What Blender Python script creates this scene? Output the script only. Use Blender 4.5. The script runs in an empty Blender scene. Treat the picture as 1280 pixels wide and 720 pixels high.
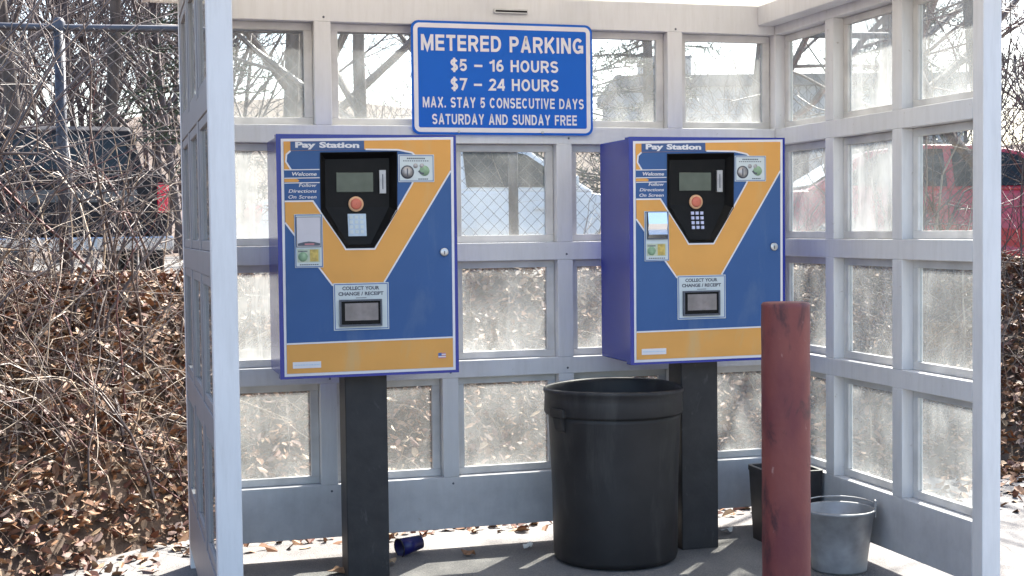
import bpy, math, random
import numpy as np
from mathutils import Vector, Matrix, noise
S = bpy.context.scene
COL = S.collection
rng = np.random.default_rng(7)
random.seed(7)
R = math.radians

# ------------------------------------------------------------------ camera
cam_d = bpy.data.cameras.new('camera'); cam = bpy.data.objects.new('camera', cam_d); COL.objects.link(cam)
yaw, pitch, roll = -0.2826, -0.0417, -0.0121
r0 = Vector((math.cos(yaw), math.sin(yaw), 0)); f0 = Vector((-math.sin(yaw), math.cos(yaw), 0)); u0 = Vector((0, 0, 1))
f1 = f0*math.cos(pitch)+u0*math.sin(pitch); u1 = u0*math.cos(pitch)-f0*math.sin(pitch)
r2 = r0*math.cos(roll)+u1*math.sin(roll); u2 = u1*math.cos(roll)-r0*math.sin(roll)
M = Matrix((r2, u2, -f1)).transposed().to_4x4()
M.translation = (-2.9085, -5.7161, 1.3216)
cam.matrix_world = M
cam_d.sensor_width = 36; cam_d.lens = 1733.2*36/1280
cam_d.clip_start = .05; cam_d.clip_end = 2000
S.camera = cam
# ------------------------------------------------------------------ light
SUN_EL, SUN_AZ = R(46), R(42)          # azimuth from +Y towards +X: the sun stands behind the shelter, to the right
W = bpy.data.worlds.new('World'); S.world = W; W.use_nodes = True
wn = W.node_tree; bg = wn.nodes['Background']
sk = wn.nodes.new('ShaderNodeTexSky'); sk.sky_type = 'NISHITA'; sk.sun_disc = False
sk.sun_elevation = SUN_EL; sk.sun_rotation = SUN_AZ; sk.air_density = 1.0; sk.dust_density = 2.0; sk.ozone_density = 1.0
wn.links.new(sk.outputs[0], bg.inputs[0]); bg.inputs[1].default_value = .11
sd = bpy.data.lights.new('sun', 'SUN'); sd.energy = 5.0; sd.angle = R(.6); sd.color = (1, .95, .87)
so = bpy.data.objects.new('sun', sd); COL.objects.link(so)
dirn = Vector((math.sin(SUN_AZ)*math.cos(SUN_EL), math.cos(SUN_AZ)*math.cos(SUN_EL), math.sin(SUN_EL)))
so.rotation_euler = dirn.to_track_quat('Z', 'Y').to_euler(); so.location = (4, 4, 12)
S.view_settings.view_transform = 'Standard'; S.view_settings.look = 'None'
S.view_settings.exposure = 2.08; S.view_settings.gamma = 1; S.view_settings.use_curve_mapping = False
S.cycles.max_bounces = 10; S.cycles.transparent_max_bounces = 24; S.cycles.diffuse_bounces = 5
S.cycles.caustics_reflective = False; S.cycles.caustics_refractive = False

G = -.035                                # floor level

# ------------------------------------------------------------------ materials
def nm(nt, t, **kw):
    n = nt.nodes.new(t)
    for k, v in kw.items(): setattr(n, k, v)
    return n
def mat(name, c, rough=.6, var=.15, scale=8, bump=0, bscale=60, metal=0, c2=None, spec=.5, coat=0, stretch=None, lo=.35, hi=.65, detail=5):
    m = bpy.data.materials.new(name); m.use_nodes = True; nt = m.node_tree
    b = nt.nodes['Principled BSDF']; L = nt.links.new
    tc = nm(nt, 'ShaderNodeTexCoord'); src = tc.outputs['Object']
    if stretch:
        mp = nm(nt, 'ShaderNodeMapping'); mp.inputs['Scale'].default_value = stretch; L(src, mp.inputs[0]); src = mp.outputs[0]
    n = nm(nt, 'ShaderNodeTexNoise'); n.inputs['Scale'].default_value = scale; n.inputs['Detail'].default_value = detail; L(src, n.inputs['Vector'])
    rp = nm(nt, 'ShaderNodeValToRGB'); e = rp.color_ramp.elements
    e[0].position = lo; e[1].position = hi
    d = c2 if c2 else tuple(x*(1-var) for x in c)
    e[0].color = (*d, 1); e[1].color = (*c, 1)
    L(n.outputs['Fac'], rp.inputs[0]); L(rp.outputs[0], b.inputs['Base Color'])
    b.inputs['Roughness'].default_value = rough; b.inputs['Metallic'].default_value = metal
    b.inputs['Specular IOR Level'].default_value = spec; b.inputs['Coat Weight'].default_value = coat; b.inputs['Coat Roughness'].default_value = .08
    if bump:
        n2 = nm(nt, 'ShaderNodeTexNoise'); n2.inputs['Scale'].default_value = bscale; n2.inputs['Detail'].default_value = 4; L(tc.outputs['Object'], n2.inputs['Vector'])
        bp = nm(nt, 'ShaderNodeBump'); bp.inputs['Strength'].default_value = bump; bp.inputs['Distance'].default_value = .01
        L(n2.outputs['Fac'], bp.inputs['Height']); L(bp.outputs[0], b.inputs['Normal'])
    return m
def paint_mat(name, c, dirt, amt, rough=.45):
    """painted timber: base colour, faint vertical weather streaks and scattered grime"""
    m = mat(name, c, rough, .06, 3)
    nt = m.node_tree; L = nt.links.new; b = nt.nodes['Principled BSDF']
    tc = nm(nt, 'ShaderNodeTexCoord'); mp = nm(nt, 'ShaderNodeMapping'); mp.inputs['Scale'].default_value = (14, 14, 1.6); L(tc.outputs['Object'], mp.inputs[0])
    n = nm(nt, 'ShaderNodeTexNoise'); n.inputs['Scale'].default_value = 2.2; n.inputs['Detail'].default_value = 7; n.inputs['Roughness'].default_value = .7; L(mp.outputs[0], n.inputs['Vector'])
    rp = nm(nt, 'ShaderNodeMapRange'); rp.inputs[1].default_value = .45; rp.inputs[2].default_value = .8; rp.inputs[4].default_value = amt; L(n.outputs['Fac'], rp.inputs[0])
    mx = nm(nt, 'ShaderNodeMix', data_type='RGBA'); L(rp.outputs[0], mx.inputs[0])
    old = b.inputs['Base Color'].links[0].from_socket
    L(old, mx.inputs[6]); mx.inputs[7].default_value = (*dirt, 1); L(mx.outputs[2], b.inputs['Base Color'])
    return m
def glass_mat(name, base, streak, seed, tint=(.62, .63, .62)):
    """dusty pane: clear glass with a film of dried dirt that scatters the light behind it"""
    m = bpy.data.materials.new(name); m.use_nodes = True; nt = m.node_tree; nt.nodes.clear(); L = nt.links.new
    out = nm(nt, 'ShaderNodeOutputMaterial')
    tr = nm(nt, 'ShaderNodeBsdfTransparent'); tr.inputs[0].default_value = (.93, .95, .94, 1)
    gl = nm(nt, 'ShaderNodeBsdfGlossy'); gl.inputs['Roughness'].default_value = .03
    fr = nm(nt, 'ShaderNodeFresnel'); fr.inputs[0].default_value = 1.35
    ge = nm(nt, 'ShaderNodeNewGeometry'); inv = nm(nt, 'ShaderNodeMath', operation='SUBTRACT'); inv.inputs[0].default_value = 1; L(ge.outputs['Backfacing'], inv.inputs[1]); fm = nm(nt, 'ShaderNodeMath', operation='MULTIPLY'); L(fr.outputs[0], fm.inputs[0]); L(inv.outputs[0], fm.inputs[1])
    m1 = nm(nt, 'ShaderNodeMixShader'); L(fm.outputs[0], m1.inputs[0]); L(tr.outputs[0], m1.inputs[1]); L(gl.outputs[0], m1.inputs[2])
    tl = nm(nt, 'ShaderNodeBsdfTranslucent'); tl.inputs[0].default_value = (*tint, 1)
    df = nm(nt, 'ShaderNodeBsdfDiffuse'); df.inputs[0].default_value = (*tint, 1)
    m2 = nm(nt, 'ShaderNodeMixShader'); m2.inputs[0].default_value = .4; L(tl.outputs[0], m2.inputs[1]); L(df.outputs[0], m2.inputs[2])
    tc = nm(nt, 'ShaderNodeTexCoord'); oi = nm(nt, 'ShaderNodeObjectInfo')
    ad = nm(nt, 'ShaderNodeVectorMath', operation='ADD'); cm = nm(nt, 'ShaderNodeCombineXYZ')
    ml = nm(nt, 'ShaderNodeMath', operation='MULTIPLY'); ml.inputs[1].default_value = 40; L(oi.outputs['Random'], ml.inputs[0]); L(ml.outputs[0], cm.inputs[0]); L(ml.outputs[0], cm.inputs[1])
    L(tc.outputs['Object'], ad.inputs[0]); L(cm.outputs[0], ad.inputs[1])
    mp = nm(nt, 'ShaderNodeMapping'); mp.inputs['Scale'].default_value = (1, 1, .3); L(ad.outputs[0], mp.inputs[0])
    n1 = nm(nt, 'ShaderNodeTexNoise'); n1.inputs['Scale'].default_value = 13; n1.inputs['Detail'].default_value = 6; n1.inputs['Roughness'].default_value = .65; L(mp.outputs[0], n1.inputs['Vector'])
    n2 = nm(nt, 'ShaderNodeTexNoise'); n2.inputs['Scale'].default_value = 5; n2.inputs['Detail'].default_value = 4; L(ad.outputs[0], n2.inputs['Vector'])
    mu = nm(nt, 'ShaderNodeMath', operation='MULTIPLY'); L(n1.outputs['Fac'], mu.inputs[0]); L(n2.outputs['Fac'], mu.inputs[1])
    mr = nm(nt, 'ShaderNodeMapRange'); mr.inputs[1].default_value = .14; mr.inputs[2].default_value = .42; mr.inputs[3].default_value = base; mr.inputs[4].default_value = min(.97, base+streak); L(mu.outputs[0], mr.inputs[0])
    # dried run marks and a band of dirt gathered along the bottom edge
    mp2 = nm(nt, 'ShaderNodeMapping'); mp2.inputs['Scale'].default_value = (34, 34, 1.7); L(ad.outputs[0], mp2.inputs[0])
    n3 = nm(nt, 'ShaderNodeTexNoise'); n3.inputs['Scale'].default_value = 1.6; n3.inputs['Detail'].default_value = 5; n3.inputs['Roughness'].default_value = .6; L(mp2.outputs[0], n3.inputs['Vector'])
    dr = nm(nt, 'ShaderNodeMapRange'); dr.inputs[1].default_value = .55; dr.inputs[2].default_value = .75; dr.inputs[4].default_value = streak*.55; L(n3.outputs['Fac'], dr.inputs[0])
    sp = nm(nt, 'ShaderNodeSeparateXYZ'); L(tc.outputs['Generated'], sp.inputs[0])
    eb = nm(nt, 'ShaderNodeMapRange', interpolation_type='SMOOTHSTEP'); eb.inputs[1].default_value = .22; eb.inputs[2].default_value = 0; eb.inputs[4].default_value = .05+streak*.5; L(sp.outputs[2], eb.inputs[0])
    em = nm(nt, 'ShaderNodeMath', operation='MULTIPLY'); L(eb.outputs[0], em.inputs[0]); L(n1.outputs['Fac'], em.inputs[1])
    s1 = nm(nt, 'ShaderNodeMath', operation='ADD'); L(mr.outputs[0], s1.inputs[0]); L(dr.outputs[0], s1.inputs[1])
    s2 = nm(nt, 'ShaderNodeMath', operation='ADD', use_clamp=True); L(s1.outputs[0], s2.inputs[0]); L(em.outputs[0], s2.inputs[1]); mr = s2
    m3 = nm(nt, 'ShaderNodeMixShader'); L(mr.outputs[0], m3.inputs[0]); L(m1.outputs[0], m3.inputs[1]); L(m2.outputs[0], m3.inputs[2])
    L(m3.outputs[0], out.inputs[0])
    return m
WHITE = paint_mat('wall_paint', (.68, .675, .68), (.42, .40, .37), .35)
def low_tone(m, z0, z1, c, amt):
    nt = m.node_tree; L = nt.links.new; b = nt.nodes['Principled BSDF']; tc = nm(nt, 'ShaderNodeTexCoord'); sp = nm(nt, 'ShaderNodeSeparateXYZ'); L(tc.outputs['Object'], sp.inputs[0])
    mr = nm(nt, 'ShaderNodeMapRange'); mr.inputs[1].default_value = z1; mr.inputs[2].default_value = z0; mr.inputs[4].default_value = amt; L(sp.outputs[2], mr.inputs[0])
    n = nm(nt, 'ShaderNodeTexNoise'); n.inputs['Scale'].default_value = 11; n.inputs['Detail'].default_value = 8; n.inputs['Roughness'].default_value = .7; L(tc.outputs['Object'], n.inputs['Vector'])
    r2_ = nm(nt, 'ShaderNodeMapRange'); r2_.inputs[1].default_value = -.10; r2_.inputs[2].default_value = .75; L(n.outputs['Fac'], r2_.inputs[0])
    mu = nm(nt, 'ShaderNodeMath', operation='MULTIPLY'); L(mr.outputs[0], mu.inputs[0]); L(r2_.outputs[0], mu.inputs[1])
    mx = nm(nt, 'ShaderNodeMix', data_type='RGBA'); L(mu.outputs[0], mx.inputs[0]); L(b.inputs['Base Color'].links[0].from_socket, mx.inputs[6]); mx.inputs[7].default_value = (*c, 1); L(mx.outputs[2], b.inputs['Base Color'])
low_tone(WHITE, .20, .33, (.37, .37, .385), .85)  # darker, greyer tone towards the bottom of the wall boards
POSTW = paint_mat('post_paint', (.72, .71, .71), (.42, .40, .38), .35)
ROOFM = paint_mat('roof_paint', (.78, .77, .74), (.40, .37, .33), .4)
BEAD = mat('bead_paint', (.64, .625, .61), .5, .2, 10)
def sheet_mat(name, c, fac):
    m = mat(name, c, .5, .2, 3); nt = m.node_tree; L = nt.links.new; b = nt.nodes['Principled BSDF']
    tl = nm(nt, 'ShaderNodeBsdfTranslucent'); tl.inputs[0].default_value = (.86, .83, .77, 1); mx = nm(nt, 'ShaderNodeMixShader'); mx.inputs[0].default_value = fac
    L(b.outputs[0], mx.inputs[1]); L(tl.outputs[0], mx.inputs[2]); L(mx.outputs[0], nt.nodes['Material Output'].inputs[0]); return m
ROOFS = sheet_mat('roof_sheet', (.80, .79, .76), .52)        # unseen roof, made translucent so added daylight brightens header and upper walls
LEFTW = paint_mat('left_wall_paint', (.26, .25, .26), (.14, .13, .12), .5)  # darker grey on the left wall and its window frames
SHING = mat('shingle', (.12, .11, .10), .9, .5, 20, bump=.4)
GL = {k: glass_mat('dirty_glass_'+k, *v) for k, v in {'clear': (.025, .04, 1), 'light': (.065, .06, 2), 'mid': (.095, .09, 3), 'heavy': (.135, .16, 4), 'thick': (.20, .30, 5)}.items()}
CABB = mat('cabinet_blue', (.012, .026, .28), .25, .1, 4, coat=.1)
GBLUE = mat('graphic_blue', (.050, .115, .29), .55, .06, 5, spec=.2)
GYEL = mat('graphic_yellow', (.72, .36, .10), .55, .07, 6, spec=.2)
GWHT = mat('graphic_white', (.72, .71, .75), .42, .06, 6)
LBLUE = mat('label_blue', (.035, .085, .24), .4, .06, 6)
BLKP = mat('black_plastic', (.006, .0055, .006), .5, .3, 30, spec=.2)
SCRN = mat('screen_glass', (.085, .105, .09), .12, .2, 14)
SLOTM = mat('slot_metal', (.42, .41, .42), .4, .2, 30, metal=.7)
REDB = mat('button_red', (.62, .16, .10), .4, .15, 40)
ORGB = mat('button_rim', (.72, .42, .24), .4, .1, 40)
KEYP = mat('key_plate', (.50, .60, .72), .4, .12, 60)
KEYS = mat('key_tops', (.55, .58, .80), .4, .1, 60)
STICK = mat('sticker_white', (.58, .64, .66), .45, .06, 20)
STKB = mat('sticker_line', (.06, .13, .36), .5, .1, 20)
INK = mat('sticker_ink', (.09, .10, .13), .5, .2, 40)
GREEN = mat('sticker_green', (.30, .46, .30), .5, .25, 60)
YEL2 = mat('sticker_gold', (.62, .46, .12), .5, .35, 90)
LILAC = mat('plate_lilac', (.56, .54, .60), .4, .06, 20)
CHROM = mat('bright_plate', (.75, .75, .76), .12, .05, 10, metal=1)
TRAYG = mat('tray_flap', (.26, .23, .23), .3, .3, 25)
STEEL = mat('steel', (.55, .55, .56), .35, .15, 40, metal=.9)
PINK = mat('flag_red', (.55, .22, .25), .5, .1, 60)
POLEM = mat('pole_black', (.018, .017, .019), .55, .45, 14, bump=.1, c2=(.03, .028, .03))
SBLUE = mat('sign_blue', (.008, .115, .54), .5, .05, 3, spec=.2)
SWHT = mat('sign_white', (.72, .70, .74), .4, .05, 10)
BINM = mat('bin_plastic', (.021, .0185, .019), .55, .35, 9, bump=.08, bscale=25)
REDP = mat('bollard_red', (.215, .052, .040), .55, .4, 7, bump=.15, bscale=40, c2=(.13, .022, .028), stretch=(1, 1, .5))
def wear(m, c, sc, lo, hi, st=(1, 1, .4)):
    nt = m.node_tree; L = nt.links.new; b = nt.nodes['Principled BSDF']; tc = nm(nt, 'ShaderNodeTexCoord'); mp = nm(nt, 'ShaderNodeMapping'); mp.inputs['Scale'].default_value = st; L(tc.outputs['Object'], mp.inputs[0])
    n = nm(nt, 'ShaderNodeTexNoise'); n.inputs['Scale'].default_value = sc; n.inputs['Detail'].default_value = 8; n.inputs['Roughness'].default_value = .65; n.inputs['Distortion'].default_value = .4; L(mp.outputs[0], n.inputs['Vector'])
    mr = nm(nt, 'ShaderNodeMapRange'); mr.inputs[1].default_value = lo; mr.inputs[2].default_value = hi; L(n.outputs['Fac'], mr.inputs[0])
    mx = nm(nt, 'ShaderNodeMix', data_type='RGBA'); L(mr.outputs[0], mx.inputs[0]); L(b.inputs['Base Color'].links[0].from_socket, mx.inputs[6]); mx.inputs[7].default_value = (*c, 1); L(mx.outputs[2], b.inputs['Base Color'])
wear(REDP, (.055, .014, .018), 11, .54, .66)
wear(REDP, (.33, .17, .15), 24, .665, .71)
wear(BINM, (.06, .055, .052), 7, .52, .78, (1, 1, .25))
wear(POLEM, (.075, .07, .075), 20, .62, .74)
wear(GBLUE, (.10, .16, .30), 6, .56, .80, (1, 1, .35)); wear(GYEL, (.60, .40, .19), 6, .56, .82, (1, 1, .35)); wear(WHITE, (.40, .37, .34), 26, .66, .74, (1, 1, 1))
GALV = mat('galvanised', (.40, .405, .42), .5, .4, 14, metal=.35, c2=(.25, .25, .255), lo=.3, hi=.7)
RUST = mat('rusty_rim', (.16, .07, .05), .7, .4, 30)
DKBIN = mat('dark_tub', (.028, .024, .026), .55, .5, 12)
CUPB = mat('cup_blue', (.015, .015, .13), .35, .3, 30)
PAPER = mat('paper_scrap', (.7, .68, .62), .7, .2, 30)
FENM = mat('fence_metal', (.10, .105, .125), .55, .3, 20, metal=.5)
WIREM = mat('fence_wire', (.07, .07, .08), .6, .3, 20, metal=.2)
BARK = mat('bark', (.13, .10, .085), .9, .5, 14, bump=.5, c2=(.05, .04, .035), stretch=(1, 1, .25))
TWIG = mat('twig_bark', (.15, .115, .10), .5, .5, 6, c2=(.07, .05, .045))
TAN = mat('dry_cane', (.42, .34, .25), .45, .4, 5, c2=(.18, .125, .09))
REDT = mat('red_cane', (.14, .055, .05), .7, .4, 5)
FARW = mat('far_wood', (.15, .12, .115), .9, .4, .3, c2=(.09, .07, .07))
NEED = mat('needles', (.045, .075, .035), .7, .5, 3, c2=(.02, .035, .02))
LEAF = [mat('dead_leaf', c, .65, .35, 30) for c in ((.28, .135, .065), (.36, .20, .105), (.16, .065, .04), (.40, .28, .17), (.16, .10, .08))]
SOIL = mat('soil', (.14, .095, .065), .95, .5, 5, bump=.8, bscale=30, c2=(.06, .042, .032))

# ------------------------------------------------------------------ mesh builder
class MB:
    def __init__(s): s.v = []; s.f = []; s.mi = []; s.sm = []
    def add(s, vs, fs, mi=0, smooth=False):
        o = len(s.v); s.v += [tuple(p) for p in vs]
        for f in fs: s.f.append(tuple(i+o for i in f)); s.mi.append(mi); s.sm.append(smooth)
    def box(s, x0, x1, y0, y1, z0, z1, mi=0):
        s.add([(x0,y0,z0),(x1,y0,z0),(x1,y1,z0),(x0,y1,z0),(x0,y0,z1),(x1,y0,z1),(x1,y1,z1),(x0,y1,z1)],
              [(0,3,2,1),(4,5,6,7),(0,1,5,4),(1,2,6,5),(2,3,7,6),(3,0,4,7)], mi)
    def prism(s, poly, y0, y1, mi=0):
        """polygon in (x,z), extruded along y"""
        n = len(poly)
        s.add([(x,y0,z) for x,z in poly]+[(x,y1,z) for x,z in poly],
              [tuple(range(n)), tuple(range(2*n-1, n-1, -1))]+[(i, i+n, (i+1)%n+n, (i+1)%n) for i in range(n)], mi)
    def lathe(s, prof, n=32, mi=0, mtx=None, c=(0,0,0), close=False):
        vs = []
        for r, z in prof:
            for k in range(n):
                a = 2*math.pi*k/n; p = Vector((r*math.cos(a), r*math.sin(a), z))
                if mtx: p = mtx @ p
                vs.append((p.x+c[0], p.y+c[1], p.z+c[2]))
        fs = []
        for i in range(len(prof)-1):
            for k in range(n):
                fs.append((i*n+k, i*n+(k+1)%n, (i+1)*n+(k+1)%n, (i+1)*n+k))
        s.add(vs, fs, mi, True)
        if close:
            o = len(s.v)-len(vs); m = len(prof)-1
            s.f.append(tuple(o+k for k in range(n-1,-1,-1))); s.mi.append(mi); s.sm.append(False)
            s.f.append(tuple(o+m*n+k for k in range(n))); s.mi.append(mi); s.sm.append(False)
    def tube(s, pts, rad, n=8, mi=0):
        pts = [Vector(p) for p in pts]
        if not hasattr(rad, '__len__'): rad = [rad]*len(pts)
        vs = []
        for i, p in enumerate(pts):
            t = (pts[min(i+1, len(pts)-1)]-pts[max(i-1, 0)]).normalized()
            a = t.cross(Vector((.31, .92, .23))).normalized(); b = t.cross(a)
            for k in range(n):
                w = 2*math.pi*k/n; vs.append(p+(a*math.cos(w)+b*math.sin(w))*rad[i])
        fs = [(i*n+k, i*n+(k+1)%n, (i+1)*n+(k+1)%n, (i+1)*n+k) for i in range(len(pts)-1) for k in range(n)]
        fs += [tuple(range(n-1,-1,-1)), tuple((len(pts)-1)*n+k for k in range(n))]
        s.add(vs, fs, mi, True)
    def mesh_from(s, me, fn, mi=0):
        o = len(s.v); s.v += [fn(v.co) for v in me.vertices]
        for p in me.polygons: s.f.append(tuple(i+o for i in p.vertices)); s.mi.append(mi); s.sm.append(False)
    def sheet(s, outer, holes, y0, y1, mi=0):
        """flat plate with holes, polygon in (x,z)"""
        cu = bpy.data.curves.new('tmp', 'CURVE'); cu.dimensions = '2D'; cu.fill_mode = 'BOTH'; cu.extrude = abs(y1-y0)/2
        for poly in [outer]+holes:
            sp = cu.splines.new('POLY'); sp.points.add(len(poly)-1); sp.use_cyclic_u = True
            for q, (x, z) in zip(sp.points, poly): q.co = (x, z, 0, 1)
        ob = bpy.data.objects.new('tmp', cu); COL.objects.link(ob); bpy.context.view_layer.update()
        me = bpy.data.meshes.new_from_object(ob.evaluated_get(bpy.context.evaluated_depsgraph_get()))
        yc = (y0+y1)/2
        s.mesh_from(me, lambda c: (c.x, yc-c.z, c.y), mi)
        bpy.data.objects.remove(ob); bpy.data.curves.remove(cu); bpy.data.meshes.remove(me)
    def text(s, body, x0, x1, z0, z1, y, th=.0012, bold=.02, mi=0, slant=0):
        cu = bpy.data.curves.new('tmp', 'FONT'); cu.body = body; cu.offset = bold; cu.extrude = .01; cu.resolution_u = 3; cu.shear = slant; cu.space_word = 1.2
        ob = bpy.data.objects.new('tmp', cu); COL.objects.link(ob); bpy.context.view_layer.update()
        me = bpy.data.meshes.new_from_object(ob.evaluated_get(bpy.context.evaluated_depsgraph_get()))
        xs = [v.co.x for v in me.vertices]; zs = [v.co.y for v in me.vertices]
        ax, bx, az, bz = min(xs), max(xs), min(zs), max(zs)
        s.mesh_from(me, lambda c: (x0+(c.x-ax)/(bx-ax)*(x1-x0), y-(th/2 if c.z > 0 else -th/2), z0+(c.y-az)/(bz-az)*(z1-z0)), mi)
        bpy.data.objects.remove(ob); bpy.data.curves.remove(cu); bpy.data.meshes.remove(me)
    def ribbon(s, pts, w, y0, y1, mi=0, cyc=False):
        n = len(pts); P = [Vector((p[0], p[1])) for p in pts]
        segs = range(n if cyc else n-1)
        L_, R_ = [], []
        for i in range(n):
            a = P[(i-1) % n] if (cyc or i > 0) else P[i]; b = P[(i+1) % n] if (cyc or i < n-1) else P[i]
            d1 = (P[i]-a); d2 = (b-P[i])
            d1 = d1.normalized() if d1.length > 1e-9 else d2.normalized(); d2 = d2.normalized() if d2.length > 1e-9 else d1
            nn = Vector((-(d1+d2).y, (d1+d2).x)); nn = nn.normalized() if nn.length > 1e-6 else Vector((-d1.y, d1.x))
            k = w/2/max(.4, nn.dot(Vector((-d1.y, d1.x))))
            L_.append(P[i]+nn*k); R_.append(P[i]-nn*k)
        for i in segs:
            j = (i+1) % n
            s.prism([tuple(L_[i]), tuple(L_[j]), tuple(R_[j]), tuple(R_[i])], y0, y1, mi)
    def build(s, name, mats, parent=None, bevel=0, loc=None):
        me = bpy.data.meshes.new(name); me.from_pydata(s.v, [], s.f)
        if not isinstance(mats, (list, tuple)): mats = [mats]
        for m in mats: me.materials.append(m)
        me.polygons.foreach_set('material_index', s.mi); me.polygons.foreach_set('use_smooth', s.sm)
        me.update()
        import bmesh
        bm = bmesh.new(); bm.from_mesh(me); bmesh.ops.recalc_face_normals(bm, faces=bm.faces); bm.to_mesh(me); bm.free()
        o = bpy.data.objects.new(name, me); COL.objects.link(o)
        if parent: o.parent = parent
        if loc: o.location = loc
        if bevel:
            b = o.modifiers.new('bevel', 'BEVEL'); b.width = bevel; b.segments = 2; b.limit_method = 'ANGLE'; b.angle_limit = R(40)
        return o
def tag(o, label=None, cat=None, group=None, kind=None):
    if label: o['label'] = label
    if cat: o['category'] = cat
    if group: o['group'] = group
    if kind: o['kind'] = kind
    return o
def empty(name, label, cat, loc=(0,0,0), rz=0, group=None):
    o = bpy.data.objects.new(name, None); COL.objects.link(o); o.location = loc; o.rotation_euler = (0, 0, rz); o.empty_display_size = .1
    return tag(o, label, cat, group)
def stems_mesh(name, P, Rr, mats, mi=None, parent=None, sides=3, smooth=True):
    """many thin tubes at once: P (S,N,3), Rr (S,N)"""
    P = np.asarray(P, float); Rr = np.asarray(Rr, float); Sn, N, _ = P.shape
    T = np.gradient(P, axis=1); T /= np.linalg.norm(T, axis=2, keepdims=True)+1e-9
    ref = np.array([.31, .92, .23]); A = np.cross(T, ref); A /= np.linalg.norm(A, axis=2, keepdims=True)+1e-9
    B = np.cross(T, A)
    w = np.arange(sides)*2*np.pi/sides
    V = P[:, :, None, :]+(A[:, :, None, :]*np.cos(w)[:, None]+B[:, :, None, :]*np.sin(w)[:, None])*Rr[:, :, None, None]
    idx = np.arange(Sn*N*sides).reshape(Sn, N, sides)
    a = idx[:, :-1, :]; b = np.roll(a, -1, 2); c = idx[:, 1:, :]; d = np.roll(c, -1, 2)
    F = np.stack([a, b, d, c], -1).reshape(-1, 4)
    me = bpy.data.meshes.new(name)
    me.vertices.add(Sn*N*sides); me.vertices.foreach_set('co', V.reshape(-1))
    me.loops.add(F.size); me.loops.foreach_set('vertex_index', F.reshape(-1).astype(np.int32))
    me.polygons.add(len(F)); me.polygons.foreach_set('loop_start', np.arange(0, F.size, 4, dtype=np.int32)); me.polygons.foreach_set('loop_total', np.full(len(F), 4, np.int32))
    if not isinstance(mats, (list, tuple)): mats = [mats]
    for m in mats: me.materials.append(m)
    if mi is not None: me.polygons.foreach_set('material_index', np.repeat(np.asarray(mi, np.int32), (N-1)*sides))
    if smooth: me.polygons.foreach_set('use_smooth', np.ones(len(F), bool))
    me.update(calc_edges=True); me.validate()
    o = bpy.data.objects.new(name, me); COL.objects.link(o)
    if parent: o.parent = parent
    return o
def quads_mesh(name, V, mats, mi=None, parent=None):
    """V (S,4,3)"""
    V = np.asarray(V, float); n = len(V)
    me = bpy.data.meshes.new(name); me.vertices.add(n*4); me.vertices.foreach_set('co', V.reshape(-1))
    me.loops.add(n*4); me.loops.foreach_set('vertex_index', np.arange(n*4, dtype=np.int32))
    me.polygons.add(n); me.polygons.foreach_set('loop_start', np.arange(0, n*4, 4, dtype=np.int32)); me.polygons.foreach_set('loop_total', np.full(n, 4, np.int32))
    if not isinstance(mats, (list, tuple)): mats = [mats]
    for m in mats: me.materials.append(m)
    if mi is not None: me.polygons.foreach_set('material_index', np.asarray(mi, np.int32))
    me.update(calc_edges=True); me.validate()
    o = bpy.data.objects.new(name, me); COL.objects.link(o)
    if parent: o.parent = parent
    return o

# ------------------------------------------------------------------ terrain
LOT = .70
def foot(x):
    """where the leaf bank starts (y) for a given x"""
    x = np.asarray(x, float)
    y = np.where(x < -2.5, .83-(-2.5-x)*1.05, .83)
    y = np.where(x > 2.2, .83-(x-2.2)*.25, y)
    return np.maximum(y, -7)
def sstep(t): t = np.clip(t, 0, 1); return t*t*(3-2*t)
def height(x, y):
    x = np.asarray(x, float); y = np.asarray(y, float)
    t = (y-foot(x))/1.55
    up = 1.08*sstep(t*.5+.0)*0+1.08*np.clip(t, 0, 1)**.9
    back = sstep((y-2.7)/1.6)
    z = G+up*(1-back)+(LOT-G)*back
    far = sstep((y-55)/60)*(9.5+1.6*np.sin(x*.055+.6)+1.0*np.sin(x*.13))
    bump = .035*np.sin(x*3.1+y*1.7)*np.sin(y*2.7-x*.9)+.02*np.sin(x*7.3)*np.sin(y*6.1)
    return z+far+bump*np.clip(t*3, 0, 1)*(1-back)
def terrain(name, xs, ys, fz, m):
    X, Y = np.meshgrid(xs, ys); Z = fz(X, Y); nx, ny = len(xs), len(ys)
    me = bpy.data.meshes.new(name)
    vs = np.stack([X, Y, Z], -1).reshape(-1, 3)
    i = np.arange(nx*ny).reshape(ny, nx)
    F = np.stack([i[:-1, :-1], i[:-1, 1:], i[1:, 1:], i[1:, :-1]], -1).reshape(-1, 4)
    me.from_pydata(vs.tolist(), [], F.tolist()); me.materials.append(m)
    me.polygons.foreach_set('use_smooth', np.ones(len(F), bool)); me.update()
    o = bpy.data.objects.new(name, me); COL.objects.link(o); return tag(o, kind='structure')
xs = np.concatenate([np.linspace(-300, -12, 30), np.linspace(-11, -7, 14), np.linspace(-6.9, 6.9, 139), np.linspace(7, 12, 20), np.linspace(14, 300, 30)])
ys = np.concatenate([np.linspace(-300, -9, 20), np.linspace(-8, -2, 25), np.linspace(-1.9, 4.6, 100), np.linspace(5, 50, 20), np.linspace(55, 160, 36), np.linspace(180, 400, 8)])
terrain('ground', xs, ys, lambda x, y: height(x, y)-.006, SOIL)

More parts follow.
